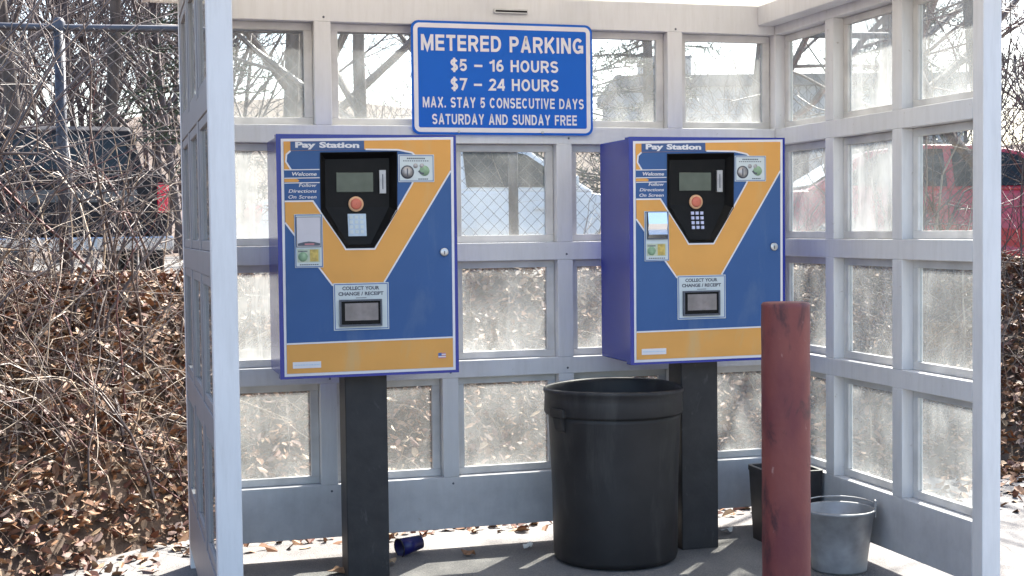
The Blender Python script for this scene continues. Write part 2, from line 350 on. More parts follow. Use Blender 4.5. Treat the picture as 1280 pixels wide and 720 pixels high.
def asphalt(name, c, c2, dust):
    m = mat(name, c, .85, .3, 1.6, bump=.5, bscale=140, c2=c2)
    nt = m.node_tree; L = nt.links.new; b = nt.nodes['Principled BSDF']; tc = nm(nt, 'ShaderNodeTexCoord')
    n = nm(nt, 'ShaderNodeTexNoise'); n.inputs['Scale'].default_value = 180; n.inputs['Detail'].default_value = 3; L(tc.outputs['Object'], n.inputs['Vector'])
    mr = nm(nt, 'ShaderNodeMapRange'); mr.inputs[1].default_value = .42; mr.inputs[2].default_value = .72; mr.inputs[4].default_value = .55; L(n.outputs['Fac'], mr.inputs[0])
    mx = nm(nt, 'ShaderNodeMix', data_type='RGBA'); L(mr.outputs[0], mx.inputs[0]); L(b.inputs['Base Color'].links[0].from_socket, mx.inputs[6]); mx.inputs[7].default_value = (*dust, 1)
    v = nm(nt, 'ShaderNodeTexVoronoi', feature='DISTANCE_TO_EDGE'); v.inputs['Scale'].default_value = .33
    wv = nm(nt, 'ShaderNodeTexNoise'); wv.inputs['Scale'].default_value = 3; wv.inputs['Detail'].default_value = 6; L(tc.outputs['Object'], wv.inputs['Vector'])
    mv = nm(nt, 'ShaderNodeMix', data_type='VECTOR'); mv.inputs[0].default_value = .25; L(tc.outputs['Object'], mv.inputs[4]); L(wv.outputs['Color'], mv.inputs[5]); L(mv.outputs[1], v.inputs['Vector'])
    cr = nm(nt, 'ShaderNodeMapRange'); cr.inputs[1].default_value = .0006; cr.inputs[2].default_value = .0025; cr.inputs[3].default_value = .6; cr.inputs[4].default_value = 0; L(v.outputs['Distance'], cr.inputs[0])
    m2 = nm(nt, 'ShaderNodeMix', data_type='RGBA'); L(cr.outputs[0], m2.inputs[0]); L(mx.outputs[2], m2.inputs[6]); m2.inputs[7].default_value = (.03, .028, .025, 1)
    L(m2.outputs[2], b.inputs['Base Color'])
    return m
ASPH = asphalt('worn_asphalt', (.20, .192, .185), (.095, .09, .09), (.31, .29, .26))
ASPL = asphalt('lot_asphalt', (.16, .155, .15), (.11, .105, .10), (.22, .21, .19))
# paved apron the shelter stands on: its far edge follows the foot of the bank, ragged
px = np.linspace(-6.2, 7.5, 180); edge = foot(px)-.05+.07*np.sin(px*5.3)+.05*np.sin(px*13.1+1)+.03*np.sin(px*29)
pv = [(float(a), float(b), G) for a, b in zip(px, edge)]
mb = MB(); n = len(pv)
mb.v = pv+[(a, max(-9., b-9) if False else -9.0, G) for a, b, _ in pv]+[(a, -120., G) for a, b, _ in pv]
mb.f = [(i, i+1, n+i+1, n+i) for i in range(n-1)]+[(n+i, n+i+1, 2*n+i+1, 2*n+i) for i in range(n-1)]
mb.mi = [0]*len(mb.f); mb.sm = [False]*len(mb.f)
pav = mb.build('pavement', ASPH); tag(pav, kind='structure')
mb = MB(); mb.add([(-40, 4.75, LOT+.004), (40, 4.75, LOT+.004), (40, 34, LOT+.004), (-40, 34, LOT+.004)], [(0, 1, 2, 3)])
tag(mb.build('car_park', ASPL), kind='structure')

# ------------------------------------------------------------------ shelter
P_, OW, E1 = .52, .4503, .0056
ZT = [2.1551, 1.6592, 1.1589, .6633]; H, BT = .3591, .032
TH, WI, DD = .074, 2.545, 1.557
TOP, ZB, POSTF = 2.312, .0513, .062
sh = empty('parking_shelter', 'white timber shelter with gridded dusty windows around two pay stations', 'shelter', (-1.27, -.75, G))
def reg(o): o.parent = sh; o.matrix_parent_inverse = Matrix.Translation((1.27, .75, -G)); return o
opens = [(z-H-BT, z+BT) for z in ZT]          # z ranges of the openings, top row first
def wall(mp, cols, a0, a1, m=None):
    """mp(a, n, z) maps along-wall, outward, up; cols = list of (a_lo, a_hi) openings"""
    mb = MB()
    def bx(a, b, z0, z1):
        p, q = mp(a, 0, z0), mp(b, TH, z1)
        mb.box(min(p[0], q[0]), max(p[0], q[0]), min(p[1], q[1]), max(p[1], q[1]), z0, z1)
    zs = [ZB]+[v for o in reversed(opens) for v in o]+[TOP]
    for i in range(0, len(zs), 2): bx(a0, a1, zs[i], zs[i+1])            # rails
    cuts = [a0]+[v for c in cols for v in c]+[a1]
    for lo, hi in opens:
        for i in range(0, len(cuts), 2):
            if cuts[i+1]-cuts[i] > .002: bx(cuts[i], cuts[i+1], lo, hi)  # uprights between
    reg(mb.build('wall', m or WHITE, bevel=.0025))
def window(mp, c, row, kind, m=None):
    lo, hi = opens[row]; a, b = c; w = .0355
    mb = MB()
    def bx(p0, p1, z0, z1, n0=.047, n1=.070):
        p, q = mp(p0, n0, z0), mp(p1, n1, z1)
        mb.box(min(p[0], q[0]), max(p[0], q[0]), min(p[1], q[1]), max(p[1], q[1]), z0, z1)
    e = .001
    bx(a+e, b-e, hi-BT, hi-e); bx(a+e, b-e, lo+e, lo+BT); bx(a+e, a+w, lo+BT, hi-BT); bx(b-w, b-e, lo+BT, hi-BT)
    f = reg(mb.build('window', m or BEAD, bevel=.002))
    mb = MB()
    bx2 = lambda: None
    p, q = mp(a+w+.0005, .057, 0), mp(b-w-.0005, .062, 0)
    mb.box(min(p[0], q[0]), max(p[0], q[0]), min(p[1], q[1]), max(p[1], q[1]), lo+BT+.0005, hi-BT-.0005)
    g = mb.build('pane', GL[kind], f)
bmap = lambda a, n, z: (a, n, z)
rmap = lambda a, n, z: (n, a, z)
lmap = lambda a, n, z: (-WI-n, a, z)
bcols = [(-.001-(5-c)*P_-OW, -.001-(5-c)*P_) for c in range(1, 6)]
scols = [(-(E1+c*P_)-OW, -(E1+c*P_)) for c in (2, 1, 0)]
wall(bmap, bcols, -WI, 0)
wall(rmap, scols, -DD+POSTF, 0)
wall(lmap, scols, -DD+POSTF, 0, LEFTW)
BK = [['light', 'mid', 'light', 'heavy', 'heavy'], ['thick', 'mid', 'light', 'light', 'mid'], ['thick', 'mid', 'heavy', 'heavy', 'mid'], ['heavy', 'mid', 'heavy', 'heavy', 'heavy']]
RT = [['light', 'thick', 'heavy'], ['heavy', 'thick', 'clear'], ['mid', 'mid', 'mid'], ['mid', 'heavy', 'heavy']]
for r_ in range(4):
    for c in range(5): window(bmap, bcols[c], r_, BK[r_][c])
    for c in range(3):
        window(rmap, scols[2-c], r_, RT[r_][c]); window(lmap, scols[2-c], r_, 'clear', LEFTW)
for (x0, x1, y0, y1) in ((0, TH, -DD, -DD+POSTF-.0005), (-WI-TH, -WI, -DD, -DD+POSTF-.0005), (.0005, TH, .0005, TH), (-WI-TH, -WI-.0005, .0005, TH)):
    mb = MB(); mb.box(x0, x1, y0, y1, G, TOP); reg(mb.build('post', POSTW, bevel=.003))
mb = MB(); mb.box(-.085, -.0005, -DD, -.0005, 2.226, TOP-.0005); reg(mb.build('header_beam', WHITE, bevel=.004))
mb = MB(); mb.box(-WI-.18, .19, -DD-.12, .17, TOP+.001, TOP+.013); rf = reg(mb.build('roof', ROOFS))
mb = MB()
for x0, x1, y0, y1 in ((-WI-.18, .19, -DD-.15, -DD-.1205), (-WI-.18, .19, .1705, .20), (-WI-.21, -WI-.1805, -DD-.15, .20), (.1905, .22, -DD-.15, .20)): mb.box(x0, x1, y0, y1, TOP-.04, TOP+.06)
mb.build('fascia_board', ROOFM, rf, .003)
mb = MB(); mb.box(-1.316, -1.166, -.014, -.0005, 2.243, 2.262, 0); mb.box(-1.311, -1.171, -.016, -.0142, 2.2475, 2.2555, 1); reg(mb.build('bracket', [STEEL, BLKP], bevel=.001))

for x, z in ((-1.525, 1.716), (-.985, 1.716), (-.482, 2.20), (-1.002, 2.20), (-2.04, 2.205), (-1.525, 1.215), (-1.00, 1.215), (-1.525, .72), (-1.00, .72), (-2.04, .715), (-1.52, .245), (-2.04, .245)):
    mb = MB(); mb.lathe([(.0048, 0), (.0048, .0012), (.003, .0022), (.0001, .0024)], 10, 0, Matrix.Rotation(R(90), 3, 'X'), (x, -.0003, z)); reg(mb.build('screw', INK))
# ------------------------------------------------------------------ parking sign
sg = empty('parking_sign', 'blue sign with white METERED PARKING lettering on the back wall', 'sign', (-1.279, -.004, 1.727))
def rrect(x0, x1, z0, z1, r, n=6):
    o = []
    for cx, cz, a0 in ((x1-r, z1-r, 0), (x0+r, z1-r, 90), (x0+r, z0+r, 180), (x1-r, z0+r, 270)):
        for k in range(n+1):
            a = R(a0+90*k/n); o.append((cx+r*math.cos(a), cz+r*math.sin(a)))
    return o
SW, SH_ = .80, .475
mb = MB(); mb.prism(rrect(-SW/2, SW/2, 0, SH_, .032), -.012, -.009); mb.build('panel', SBLUE, sg)
mb = MB(); mb.sheet(rrect(-SW/2+.010, SW/2-.010, .010, SH_-.010, .026), [rrect(-SW/2+.028, SW/2-.028, .029, SH_-.029, .008)], -.0132, -.0122); mb.build('border', SWHT, sg)
def arc(cx, cy, rx, ry, a0, a1, n=14):
    return [(cx+rx*math.cos(R(a0+(a1-a0)*k/n)), cy+ry*math.sin(R(a0+(a1-a0)*k/n))) for k in range(n+1)]
def glyph(ch, s_):
    """heavy grotesque capitals as strokes in a unit-high cell: (width, strokes)"""
    h = s_/2; T, B = 1-h, h; q = (1-s_)/4
    w = {'M': .92, 'N': .76, 'O': .82, 'G': .82, 'C': .80, 'D': .77, 'I': s_, '1': .46, '.': s_, '–': .74, 'E': .66, 'F': .62, 'T': .68, 'A': .80, 'V': .78, 'X': .78, 'Y': .78, 'K': .78, 'P': .70, 'R': .75, 'U': .75, 'H': .75, 'S': .72}.get(ch, .66)
    L_, R_, m = h, w-h, w/2; V = [(L_, 0), (L_, 1)]
    if ch == 'M': return w, [V, [(R_, 0), (R_, 1)], [(L_+.02, .97), (m, .12), (R_-.02, .97)]]
    if ch == 'N': return w, [V, [(R_, 0), (R_, 1)], [(L_+.03, .97), (R_-.03, .03)]]
    if ch == 'E': return w, [V, [(L_, T), (w, T)], [(L_, .52), (w-.04, .52)], [(L_, B), (w, B)]]
    if ch == 'F': return w, [V, [(L_, T), (w, T)], [(L_, .50), (w-.06, .50)]]
    if ch == 'T': return w, [[(m, 0), (m, 1-s_+.01)], [(0, T), (w, T)]]
    if ch == 'H': return w, [V, [(R_, 0), (R_, 1)], [(L_, .52), (R_, .52)]]
    if ch == 'I': return w, [V]
    if ch == 'D': return w, [V, [(L_, T), (w*.45, T)]+arc(w*.45, .5, R_-w*.45, .5-h, 90, -90)[1:-1]+[(w*.45, B), (L_, B)]]
    if ch in 'PR':
        c = .74-h*.2; bowl = [(L_, T), (w*.55, T)]+arc(w*.55, (T+.47)/2, R_-w*.55, (T-.47)/2, 90, -90, 10)[1:-1]+[(w*.55, .47), (L_, .47)]
        return w, [V, bowl]+([[(w*.52, .47), (R_+.02, 0)]] if ch == 'R' else [])
    if ch == 'A': return w, [[(h*.95, 0), (m-.01, .96), (m+.01, .96), (w-h*.95, 0)], [(w*.24, .30), (w*.76, .30)]]
    if ch == 'V': return w, [[(h*.95, 1), (m-.01, .05), (m+.01, .05), (w-h*.95, 1)]]
    if ch == 'K': return w, [V, [(R_, 1), (L_+.02, .36)], [(w*.40, .58), (R_+.02, 0)]]
    if ch == 'X': return w, [[(h, 1), (w-h, 0)], [(w-h, 1), (h, 0)]]
    if ch == 'Y': return w, [[(h, 1), (m, .45), (w-h, 1)], [(m, .48), (m, 0)]]
    if ch == 'O': return w, [arc(m, .5, m-h, .5-h, 0, 360, 28)]
    if ch == 'C': return w, [arc(m, .5, m-h, .5-h, 42, 318, 22)]
    if ch == 'G': return w, [arc(m, .5, m-h, .5-h, 42, 318, 22), [(m+.02, .44), (w, .44)], [(R_, .40), (R_, .04)]]
    if ch == 'U': return w, [[(L_, 1), (L_, m)]+arc(m, m, m-h, m-h, 180, 360, 14)[1:-1]+[(R_, m), (R_, 1)]]
    if ch in 'S$':
        o = [arc(m, T-q, m-h, q, 22, 270, 14)+arc(m, B+q, m-h, q, 90, -158, 14)[1:]]
        return w, o+([[(m, -.10), (m, 1.10)]] if ch == '$' else [])
    if ch == '5': return w, [[(w*.92, T), (w*.24, T), (w*.17, .48)]+arc(m*.98, .335, m-h, .335-h, 130, -150, 16)]
    if ch == '1': return w, [[(w-h, 0), (w-h, 1)], [(w-h, .84), (0, .72)]]
    if ch == '6': return w, [arc(m, .33, m-h, .33-h, 0, 360, 22), arc(m+.10, .40, m+.10-h, .60-h, 180, 78, 10)]
    if ch == '7': return w, [[(.02, T), (w-h*.8, T), (w*.34, 0)]]
    if ch == '2': return w, [arc(m, .70, m-h, .30-h, 165, -30, 12)+[(h*1.1, B), (w, B)]]
    if ch == '4': return w, [[(w*.74, 0), (w*.74, 1)], [(w*.70, .94), (.06, .30), (w, .30)]]
    if ch == '.': return w, [[(h, 0), (h, s_)]]
    if ch == '–': return w, [[(0, .46), (w, .46)]]
    return .42, []
def stroke_text(mb, body, x0, x1, z0, z1, y, s_=.19, gap=.13, space=.42):
    items = []; x = 0
    for ch in body:
        if ch == ' ': x += space; continue
        w, st = glyph(ch, s_); items.append((x, st)); x += w+gap
    tot = x-gap; sx, sz = (x1-x0)/tot, (z1-z0); k = 0
    for gx, st in items:
        for p in st:
            sub = MB(); closed = (abs(p[0][0]-p[-1][0]) < 1e-6 and abs(p[0][1]-p[-1][1]) < 1e-6)
            sub.ribbon(p[:-1] if closed else p, s_, 0, 1, 0, closed)
            yy = y-.00012*(k % 4); k += 1
            mb.add([(x0+(gx+a)*sx, yy-(0 if b > .5 else .0008), z0+c*sz) for a, b, c in sub.v], sub.f)
mb = MB()
for t, ux0, ux1, v0, v1, st in (('METERED PARKING', .053, .948, .121, .262, .195), ('$5 – 16 HOURS', .210, .805, .332, .438, .19), ('$7 – 24 HOURS', .210, .805, .500, .606, .19), ('MAX. STAY 5 CONSECUTIVE DAYS', .058, .948, .670, .762, .185), ('SATURDAY AND SUNDAY FREE', .107, .908, .818, .910, .185)):
    stroke_text(mb, t, -SW/2+ux0*SW, -SW/2+ux1*SW, SH_*(1-v1), SH_*(1-v0), -.0125, st, .15 if len(t) < 20 else .17, .5)
mb.build('lettering', SWHT, sg)
for x in (-.20, .17):
    mb = MB(); mb.lathe([(.006, 0), (.006, .004), (.003, .006)], 10, 0, Matrix.Rotation(R(90), 3, 'X'), (x, -.0125, .012), True); mb.build('bolt', STEEL, sg)

# ------------------------------------------------------------------ pay stations
CW, CH, CD = .69, .918, .36
FAS = [(.163, .850), (.458, .855), (.455, .629), (.364, .489), (.256, .489), (.162, .629)]
FIELD = [(.028, .890), (.668, .901), (.666, .022), (.025, .021)]
YEL = [(.666, .781), (.400, .358), (.203, .348), (.151, .419), (.029, .588), (.029, .667), (.133, .668), (.234, .520), (.2545, .487), (.3655, .487), (.386, .519), (.514, .731), (.540, .794), (.536, .832), (.516, .850), (.462, .861), (.336, .862), (.053, .855), (.038, .842), (.035, .815), (.054, .785), (.028, .785), (.028, .890), (.668, .901)]
def pay_station(x, y, variant, label, pole_y, pole_x=0):
    z0 = .772
    t = empty('pay_station', label, 'pay station', (x+CW/2, y+CD/2, G), 0, 'pay stations in the shelter')
    ox, oy, oz = -CW/2, -CD/2, z0-G
    def B(mb, name, mats, parent=t, bevel=0): return mb.build(name, mats, parent, bevel, (ox, oy, oz) if parent is t else None)
    mb = MB(); mb.box(.006, CW-.006, .046, CD, .006, CH-.006); B(mb, 'cabinet', CABB, bevel=.006)
    mb = MB(); mb.sheet([(0, 0), (CW, 0), (CW, CH), (0, CH)], [FAS], 0, .045); door = B(mb, 'door', CABB, bevel=.004)
    # printed front: white edge, blue field, yellow Y, white outlines
    mb = MB()
    mb.sheet([(.018, .900), (.679, .911), (.676, .011), (.016, .010)], [FAS], -.0012, -.0002, 0)
    mb.sheet(FIELD, [FAS], -.0022, -.0013, 1)
    mb.sheet(YEL, [], -.0032, -.0023, 2)
    mb.prism([(.028, .751), (.074, .751), (.084, .745), (.079, .739), (.028, .739)], -.0032, -.0023, 2)
    mb.prism([(.0255, .131), (.666, .136), (.666, .022), (.025, .021)], -.0032, -.0023, 2)
    Y0, Y1 = -.0040, -.0033; w = .006
    mb.ribbon([(.667, .781), (.400, .358)], w, Y0, Y1, 0); mb.ribbon([(.203, .348), (.151, .419), (.028, .588)], w, Y0, Y1, 0)
    mb.ribbon([(.028, .667), (.133, .668), (.234, .520), (.2545, .4845), (.3655, .4845), (.386, .519), (.514, .731), (.540, .794), (.536, .832), (.516, .850), (.462, .861), (.336, .862)], w, Y0, Y1, 0)
    mb.ribbon([(.053, .855), (.038, .842), (.035, .815), (.054, .785)], w, Y0, Y1, 0)
    mb.ribbon([(.0255, .133), (.667, .138)], w, Y0, Y1, 0)
    for z in (.786, .755, .737): mb.ribbon([(.028, z-.002), (.160, z)], .0035, Y0-.001, Y1-.001, 0)
    mb.prism([(.053, .856), (.331, .862), (.331, .895), (.053, .890)], -.0042, -.0033, 3)
    B(mb, 'front_graphic', [GWHT, GBLUE, GYEL, LBLUE])
    mb = MB(); mb.text('Pay Station', .071, .312, .8605, .889, -.0048, .001, .042); B(mb, 'title_lettering', GWHT)
    mb = MB(); mb.text('Welcome', .057, .149, .762, .776, -.0046, .001, .02, 0, .2); B(mb, 'greeting_lettering', GWHT)
    mb = MB(); mb.text('Follow', .082, .148, .7205, .7335, -.0046, .001, .012, 0, .2); mb.text('Directions', .043, .148, .699, .7115, -.0046, .001, .012, 0, .2); mb.text('On Screen', .042, .147, .677, .690, -.0046, .001, .012, 0, .2)
    B(mb, 'instruction_lettering', GWHT)
    # recessed black control panel
    mb = MB()
    Bk = [(.187, .030, .826), (.433, .030, .831), (.430, .030, .645), (.352, .010, .502), (.268, .010, .502), (.185, .030, .645)]
    F = [(a, -.0052, b) for a, b in FAS]
    Fi = []
    cx, cz = .31, .69
    for a, b in FAS: Fi.append((a+(cx-a)*.016, -.0052, b+(cz-b)*.016))
    F0 = [(a+(cx-a)*.004, -.001, b+(cz-b)*.004) for a, b in FAS]
    mb.add(F0+F+Fi+Bk, [(i, (i+1)%6, 6+(i+1)%6, 6+i) for i in range(6)]+[(6+i, 6+(i+1)%6, 12+(i+1)%6, 12+i) for i in range(6)]+[(12+i, 12+(i+1)%6, 18+(i+1)%6, 18+i) for i in range(6)]+[(18, 19, 20, 23), (23, 20, 21, 22)])
    fas = B(mb, 'control_panel', BLKP)
    mb = MB(); mb.box(.227, .369, .0245, .0297, .701, .776); mb.build('screen', SCRN, fas, .002)
    mb = MB(); mb.box(.392, .417, .018, .0297, .696, .785); mb.box(.4025, .4065, .0172, .0179, .712, .769, 1); mb.build('coin_slot', [SLOTM, INK], fas, .001)
    rx = Matrix.Rotation(R(90), 3, 'X')
    mb = MB(); mb.lathe([(.029, 0), (.029, .007), (.024, .009), (.0215, .0085)], 28, 1, rx, (.301, .0297, .656)); mb.lathe([(.0212, .002), (.0212, .011), (.017, .0135), (.001, .014)], 28, 0, rx, (.301, .0297, .656)); mb.build('button', [REDB, ORGB], fas)
    slope = lambda z: .030-(.645-z)*(.020/.143)
    kp = MB(); n = 1
    if variant == 'plate':
        kp.add([(.268, slope(.619)-.004, .619), (.338, slope(.619)-.004, .619), (.338, slope(.534)-.004, .534), (.268, slope(.534)-.004, .534), (.268, slope(.619)+.001, .619), (.338, slope(.619)+.001, .619), (.338, slope(.534)+.001, .534), (.268, slope(.534)+.001, .534)], [(0,1,2,3),(4,7,6,5),(0,4,5,1),(1,5,6,2),(2,6,7,3),(3,7,4,0)])
    for j in range(4):
        for i in range(3):
            kx = .283+i*.0205 if variant != 'plate' else .280+i*.0205; kz = .610-j*.0195 if variant != 'plate' else .606-j*.0185
            s_ = .0063
            kp.box(kx-s_, kx+s_, slope(kz)-(.007 if variant != 'plate' else .0075), slope(kz)-.0005 if variant != 'plate' else slope(kz)-.0045, kz-s_, kz+s_, 1)
    kp.build('keypad', [KEYP, KEYS if variant != 'plate' else STICK], fas, .0006)
    # coin sticker
    mb = MB(); mb.box(.461, .601, -.0050, -.0034, .738, .843, 0)
    mb.sheet([(.464, .840), (.598, .840), (.598, .741), (.464, .741)], [[(.4665, .8375), (.5955, .8375), (.5955, .7435), (.4665, .7435)]], -.0056, -.0051, 1)
    mb.lathe([(.026, 0), (.026, .0006), (.0001, .0007)], 24, 2, rx, (.496, -.0050, .776)); mb.lathe([(.021, 0), (.021, .0011), (.0001, .0013)], 24, 5, rx, (.496, -.0050, .776)); mb.box(.4935, .4985, -.0067, -.0062, .762, .790, 2)
    for cx_, cz_ in ((.528, .800), (.553, .800)): mb.lathe([(.009, 0), (.009, .0006), (.0001, .0007)], 14, 5, rx, (cx_, -.0050, cz_))
    mb.lathe([(.020, 0), (.020, .0006), (.0001, .0007)], 18, 3, rx, (.563, -.0050, .781)); mb.ribbon([(.540, .781), (.548, .772), (.560, .770)], .007, -.0062, -.0057, 2)
    for k in range(9): mb.box(.495+k*.008, .501+k*.008, -.0055, -.0051, .8255, .8305, 2)
    for k in range(12): mb.box(.480+k*.0085, .4855+k*.0085, -.0055, -.0051, .8170, .8205, 2)
    for k in range(5): mb.box(.538+k*.008, .5445+k*.008, -.0055, -.0051, .7475, .7515, 2)
    B(mb, 'coin_sticker', [STICK, STKB, INK, GREEN, YEL2, SLOTM])
    # bill acceptor
    mb = MB(); mb.box(.062, .168, -.0062, -.0034, .418, .619, 0)
    mb.sheet([(.064, .617), (.166, .617), (.166, .420), (.064, .420)], [[(.067, .614), (.163, .614), (.163, .423), (.067, .423)]], -.0068, -.0063, 1)
    mb.box(.071, .156, -.0068, -.0063, .438, .488, 6)
    mb.lathe([(.018, 0), (.018, .0006), (.0001, .0007)], 18, 3, rx, (.092, -.0064, .459)); mb.box(.118, .150, -.0074, -.0069, .441, .486, 4)
    for k in range(7): mb.box(.075+k*.005, .0785+k*.005, -.0074, -.0069, .477, .482, 2)
    for k in range(9): mb.box(.080+k*.008, .0855+k*.008, -.0074, -.0069, .4275, .4315, 2)
    ba = B(mb, 'bill_acceptor', [STICK, STKB, INK, GREEN, YEL2, SLOTM, mat('bill_picture', (.50, .56, .44), .5, .2, 60)])
    mb = MB()
    if variant == 'plate':
        mb.box(.070, .158, -.012, -.0070, .497, .607, 0)
        mb.sheet([(.068, .609), (.160, .609), (.160, .495), (.068, .495)], [[(.0705, .6065), (.1575, .6065), (.1575, .4975), (.0705, .4975)]], -.0105, -.0071, 1)
        mb.prism([(.073, .5005), (.156, .5005), (.156, .509), (.135, .514), (.114, .5165), (.094, .514), (.073, .509)], -.014, -.0121, 1); mb.box(.098, .134, -.0146, -.0141, .5035, .509, 2)
        mb.build('bill_plate', [LILAC, INK, PINK], ba, .0015)
    else:
        mb.box(.072, .160, -.013, -.0070, .505, .617, 1)
        mb.add([(.075, -.0135, .614), (.157, -.0135, .614), (.157, -.020, .568), (.075, -.020, .568), (.157, -.0150, .545), (.075, -.0150, .545), (.157, -.022, .525), (.075, -.022, .525), (.157, -.0135, .511), (.075, -.0135, .511)],
               [(0,1,2,3),(3,2,4,5),(5,4,6,7),(7,6,8,9)], 0)
        mb.build('bill_plate', [CHROM, INK], ba)
    # change and receipt tray
    TR = [(.232, .288), (.384, .288), (.384, .197), (.232, .197)]
    mb = MB(); mb.sheet([(.204, .357), (.416, .357), (.416, .178), (.204, .178)], [], -.0056, -.0034, 0)
    mb.sheet([(.2075, .3535), (.4125, .3535), (.4125, .1815), (.2075, .1815)], [[(.2105, .3505), (.4095, .3505), (.4095, .1845), (.2105, .1845)]], -.0062, -.0057, 1)
    mb.text('COLLECT YOUR', .238, .380, .330, .344, -.0060, .0008, .035, 2); mb.text('CHANGE / RECEIPT', .223, .396, .309, .323, -.0060, .0008, .035, 2)
    mb.box(.290, .330, -.0062, -.0057, .299, .301, 2)
    tr = B(mb, 'receipt_tray', [STICK, STKB, INK])
    mb = MB()
    mb.sheet([(.226, .294), (.388, .294), (.388, .192), (.226, .192)], [[(.232, .288), (.382, .288), (.382, .199), (.232, .199)]], -.016, -.0058, 0)
    mb.box(.2325, .3815, -.0085, -.0060, .1995, .2875, 1)
    mb.prism([(.246, .280), (.374, .280), (.374, .214), (.246, .214)], -.0115, -.0087, 2)
    mb.build('tray_flap', [INK, BLKP, TRAYG], tr, .001)
    mb = MB(); mb.lathe([(.0165, 0), (.0165, .006), (.013, .008), (.0001, .008)], 22, 0, rx, (.636, -.0024, .468)); mb.box(.634, .638, -.0112, -.0106, .459, .473, 1); B(mb, 'lock', [STEEL, INK])
    # little flag and maker's plate
    mb = MB(); mb.box(.047, .153, -.0046, -.0034, .040, .064, 0)
    for k in range(16): mb.box(.053+k*.006, .0570+k*.006, -.0052, -.0047, .050, .0545, 1)
    B(mb, 'maker_plate', [GWHT, KEYP])
    mb = MB()
    if variant == 'plate':
        for k in range(5): mb.box(.607, .637, -.0046, -.0034, .058+k*.0042, .0620+k*.0042, 2 if k % 2 == 0 else 0)
        mb.box(.607, .620, -.0052, -.0047, .067, .079, 3)
        B(mb, 'flag_decal', [GWHT, KEYP, PINK, STKB])
    for k in (.24, .46):
        mb = MB(); mb.lathe([(.016, 0), (.016, .008), (.008, .012)], 14, 0, Matrix.Rotation(R(180), 3, 'X'), (k, .15, .0055), True); B(mb, 'latch', BLKP)
    mb = MB(); mb.box(pole_x-.083, pole_x+.083, pole_y, pole_y+.14, 0, z0-G+.0055); po = mb.build('pole', POLEM, t, .004)
    return t
p1 = pay_station(-2.302, -.50, 'plate', 'blue and yellow pay station with a pale keypad plate, left of the bin', -.06)
p2 = pay_station(-.900, -.50, 'keys', 'blue and yellow pay station with bare keypad buttons, behind the red bollard', -.03, .022)

# ------------------------------------------------------------------ bin, bollard, buckets, cup
t = empty('trash_bin', 'large round black plastic bin with open top between the pay stations', 'bin', (-.926, -.375, G), .3)
mb = MB(); mb.lathe([(.0001, .004), (.235, .004), (.250, .012), (.256, .03), (.259, .30), (.271, .585), (.273, .600), (.268, .606)], 56)
mb.build('body', BINM, t)
mb = MB(); mb.lathe([(.2685, .604), (.283, .606), (.286, .615), (.284, .665), (.283, .690), (.288, .698), (.288, .708), (.282, .714), (.275, .708), (.270, .690), (.262, .60), (.246, .03), (.0001, .02)], 56)
mb.v = [(x*(1+.012*math.sin(3*math.atan2(y, x)+.5)), y*(1+.012*math.sin(3*math.atan2(y, x)+.5)), z+.004*math.sin(2*math.atan2(y, x)) if z > .65 else z) for x, y, z in mb.v]
mb.build('rim', BINM, t)
for s_ in (-1, 1):
    mb = MB(); mb.prism([(s_*.262, .605), (s_*.292, .605), (s_*.297, .640), (s_*.285, .640)][::s_], -.045, .045)
    mb.prism([(s_*.266, .540), (s_*.280, .556), (s_*.292, .604), (s_*.268, .604)], -.030, .030); mb.build('handle', BINM, t, .004)
t = empty('bollard', 'dark red painted steel post standing before the right pay station', 'bollard', (-.849, -1.735, G))
mb = MB(); rb = .0765
prof = [(rb, 0)]+[(rb+.0006*math.sin(k*2.1), z) for k, z in enumerate(np.linspace(.03, 1.10, 24))]+[(rb, 1.110), (rb-.005, 1.117), (.0001, 1.119)]
mb.lathe([(r_, float(z)) for r_, z in prof], 40)
bo = mb.build('pipe', REDP, t)
t = empty('metal_bucket', 'grey galvanised bucket standing behind the red bollard', 'bucket', (-.160, -.85, G), -.45)
mb = MB(); mb.lathe([(.0001, .004), (.098, .004), (.102, .0), (.104, .01), (.1075, .06), (.1085, .064), (.109, .069), (.131, .248), (.136, .252), (.137, .260), (.133, .264), (.128, .258), (.102, .015), (.0001, .012)], 40)
mb.build('body', GALV, t)
for s_ in (-1, 1):
    mb = MB(); mb.box(s_*.134-.004, s_*.134+.004, -.014, .014, .225, .300); mb.build('handle_ear', GALV, t, .003)
mb = MB(); mb.tube([(.139*math.cos(R(a)), -.139*.90*math.sin(R(a))*-1, .275+.012*math.sin(R(a))) for a in range(0, 181, 12)], .003, 6); mb.build('handle', STEEL, t)
t.scale = (1.03, 1.03, .93)
t = empty('plastic_tub', 'dark square open tub in the corner behind the bollard', 'tub', (-.132, -.34, G), -.02); t.scale = (1, 1, .93)
mb = MB()
def frus(mb, a, b, z0, z1, inv=False, mi=0):
    vs = [(-a, -a, z0), (a, -a, z0), (a, a, z0), (-a, a, z0), (-b, -b, z1), (b, -b, z1), (b, b, z1), (-b, b, z1)]
    mb.add(vs, [(0, 1, 5, 4), (1, 2, 6, 5), (2, 3, 7, 6), (3, 0, 4, 7)], mi); return vs
frus(mb, .103, .116, 0, .335); frus(mb, .096, .109, .012, .344); mb.box(-.096, .096, -.096, .096, .006, .014)
mb.build('body', DKBIN, t)
mb = MB(); mb.sheet(rrect(-.126, .126, -.126, .126, .03), [rrect(-.109, .109, -.109, .109, .012)], 0, .022)
mb.v = [(x, z, .335-y+.012) for x, y, z in mb.v]; mb.build('rim', [DKBIN], t, .004)
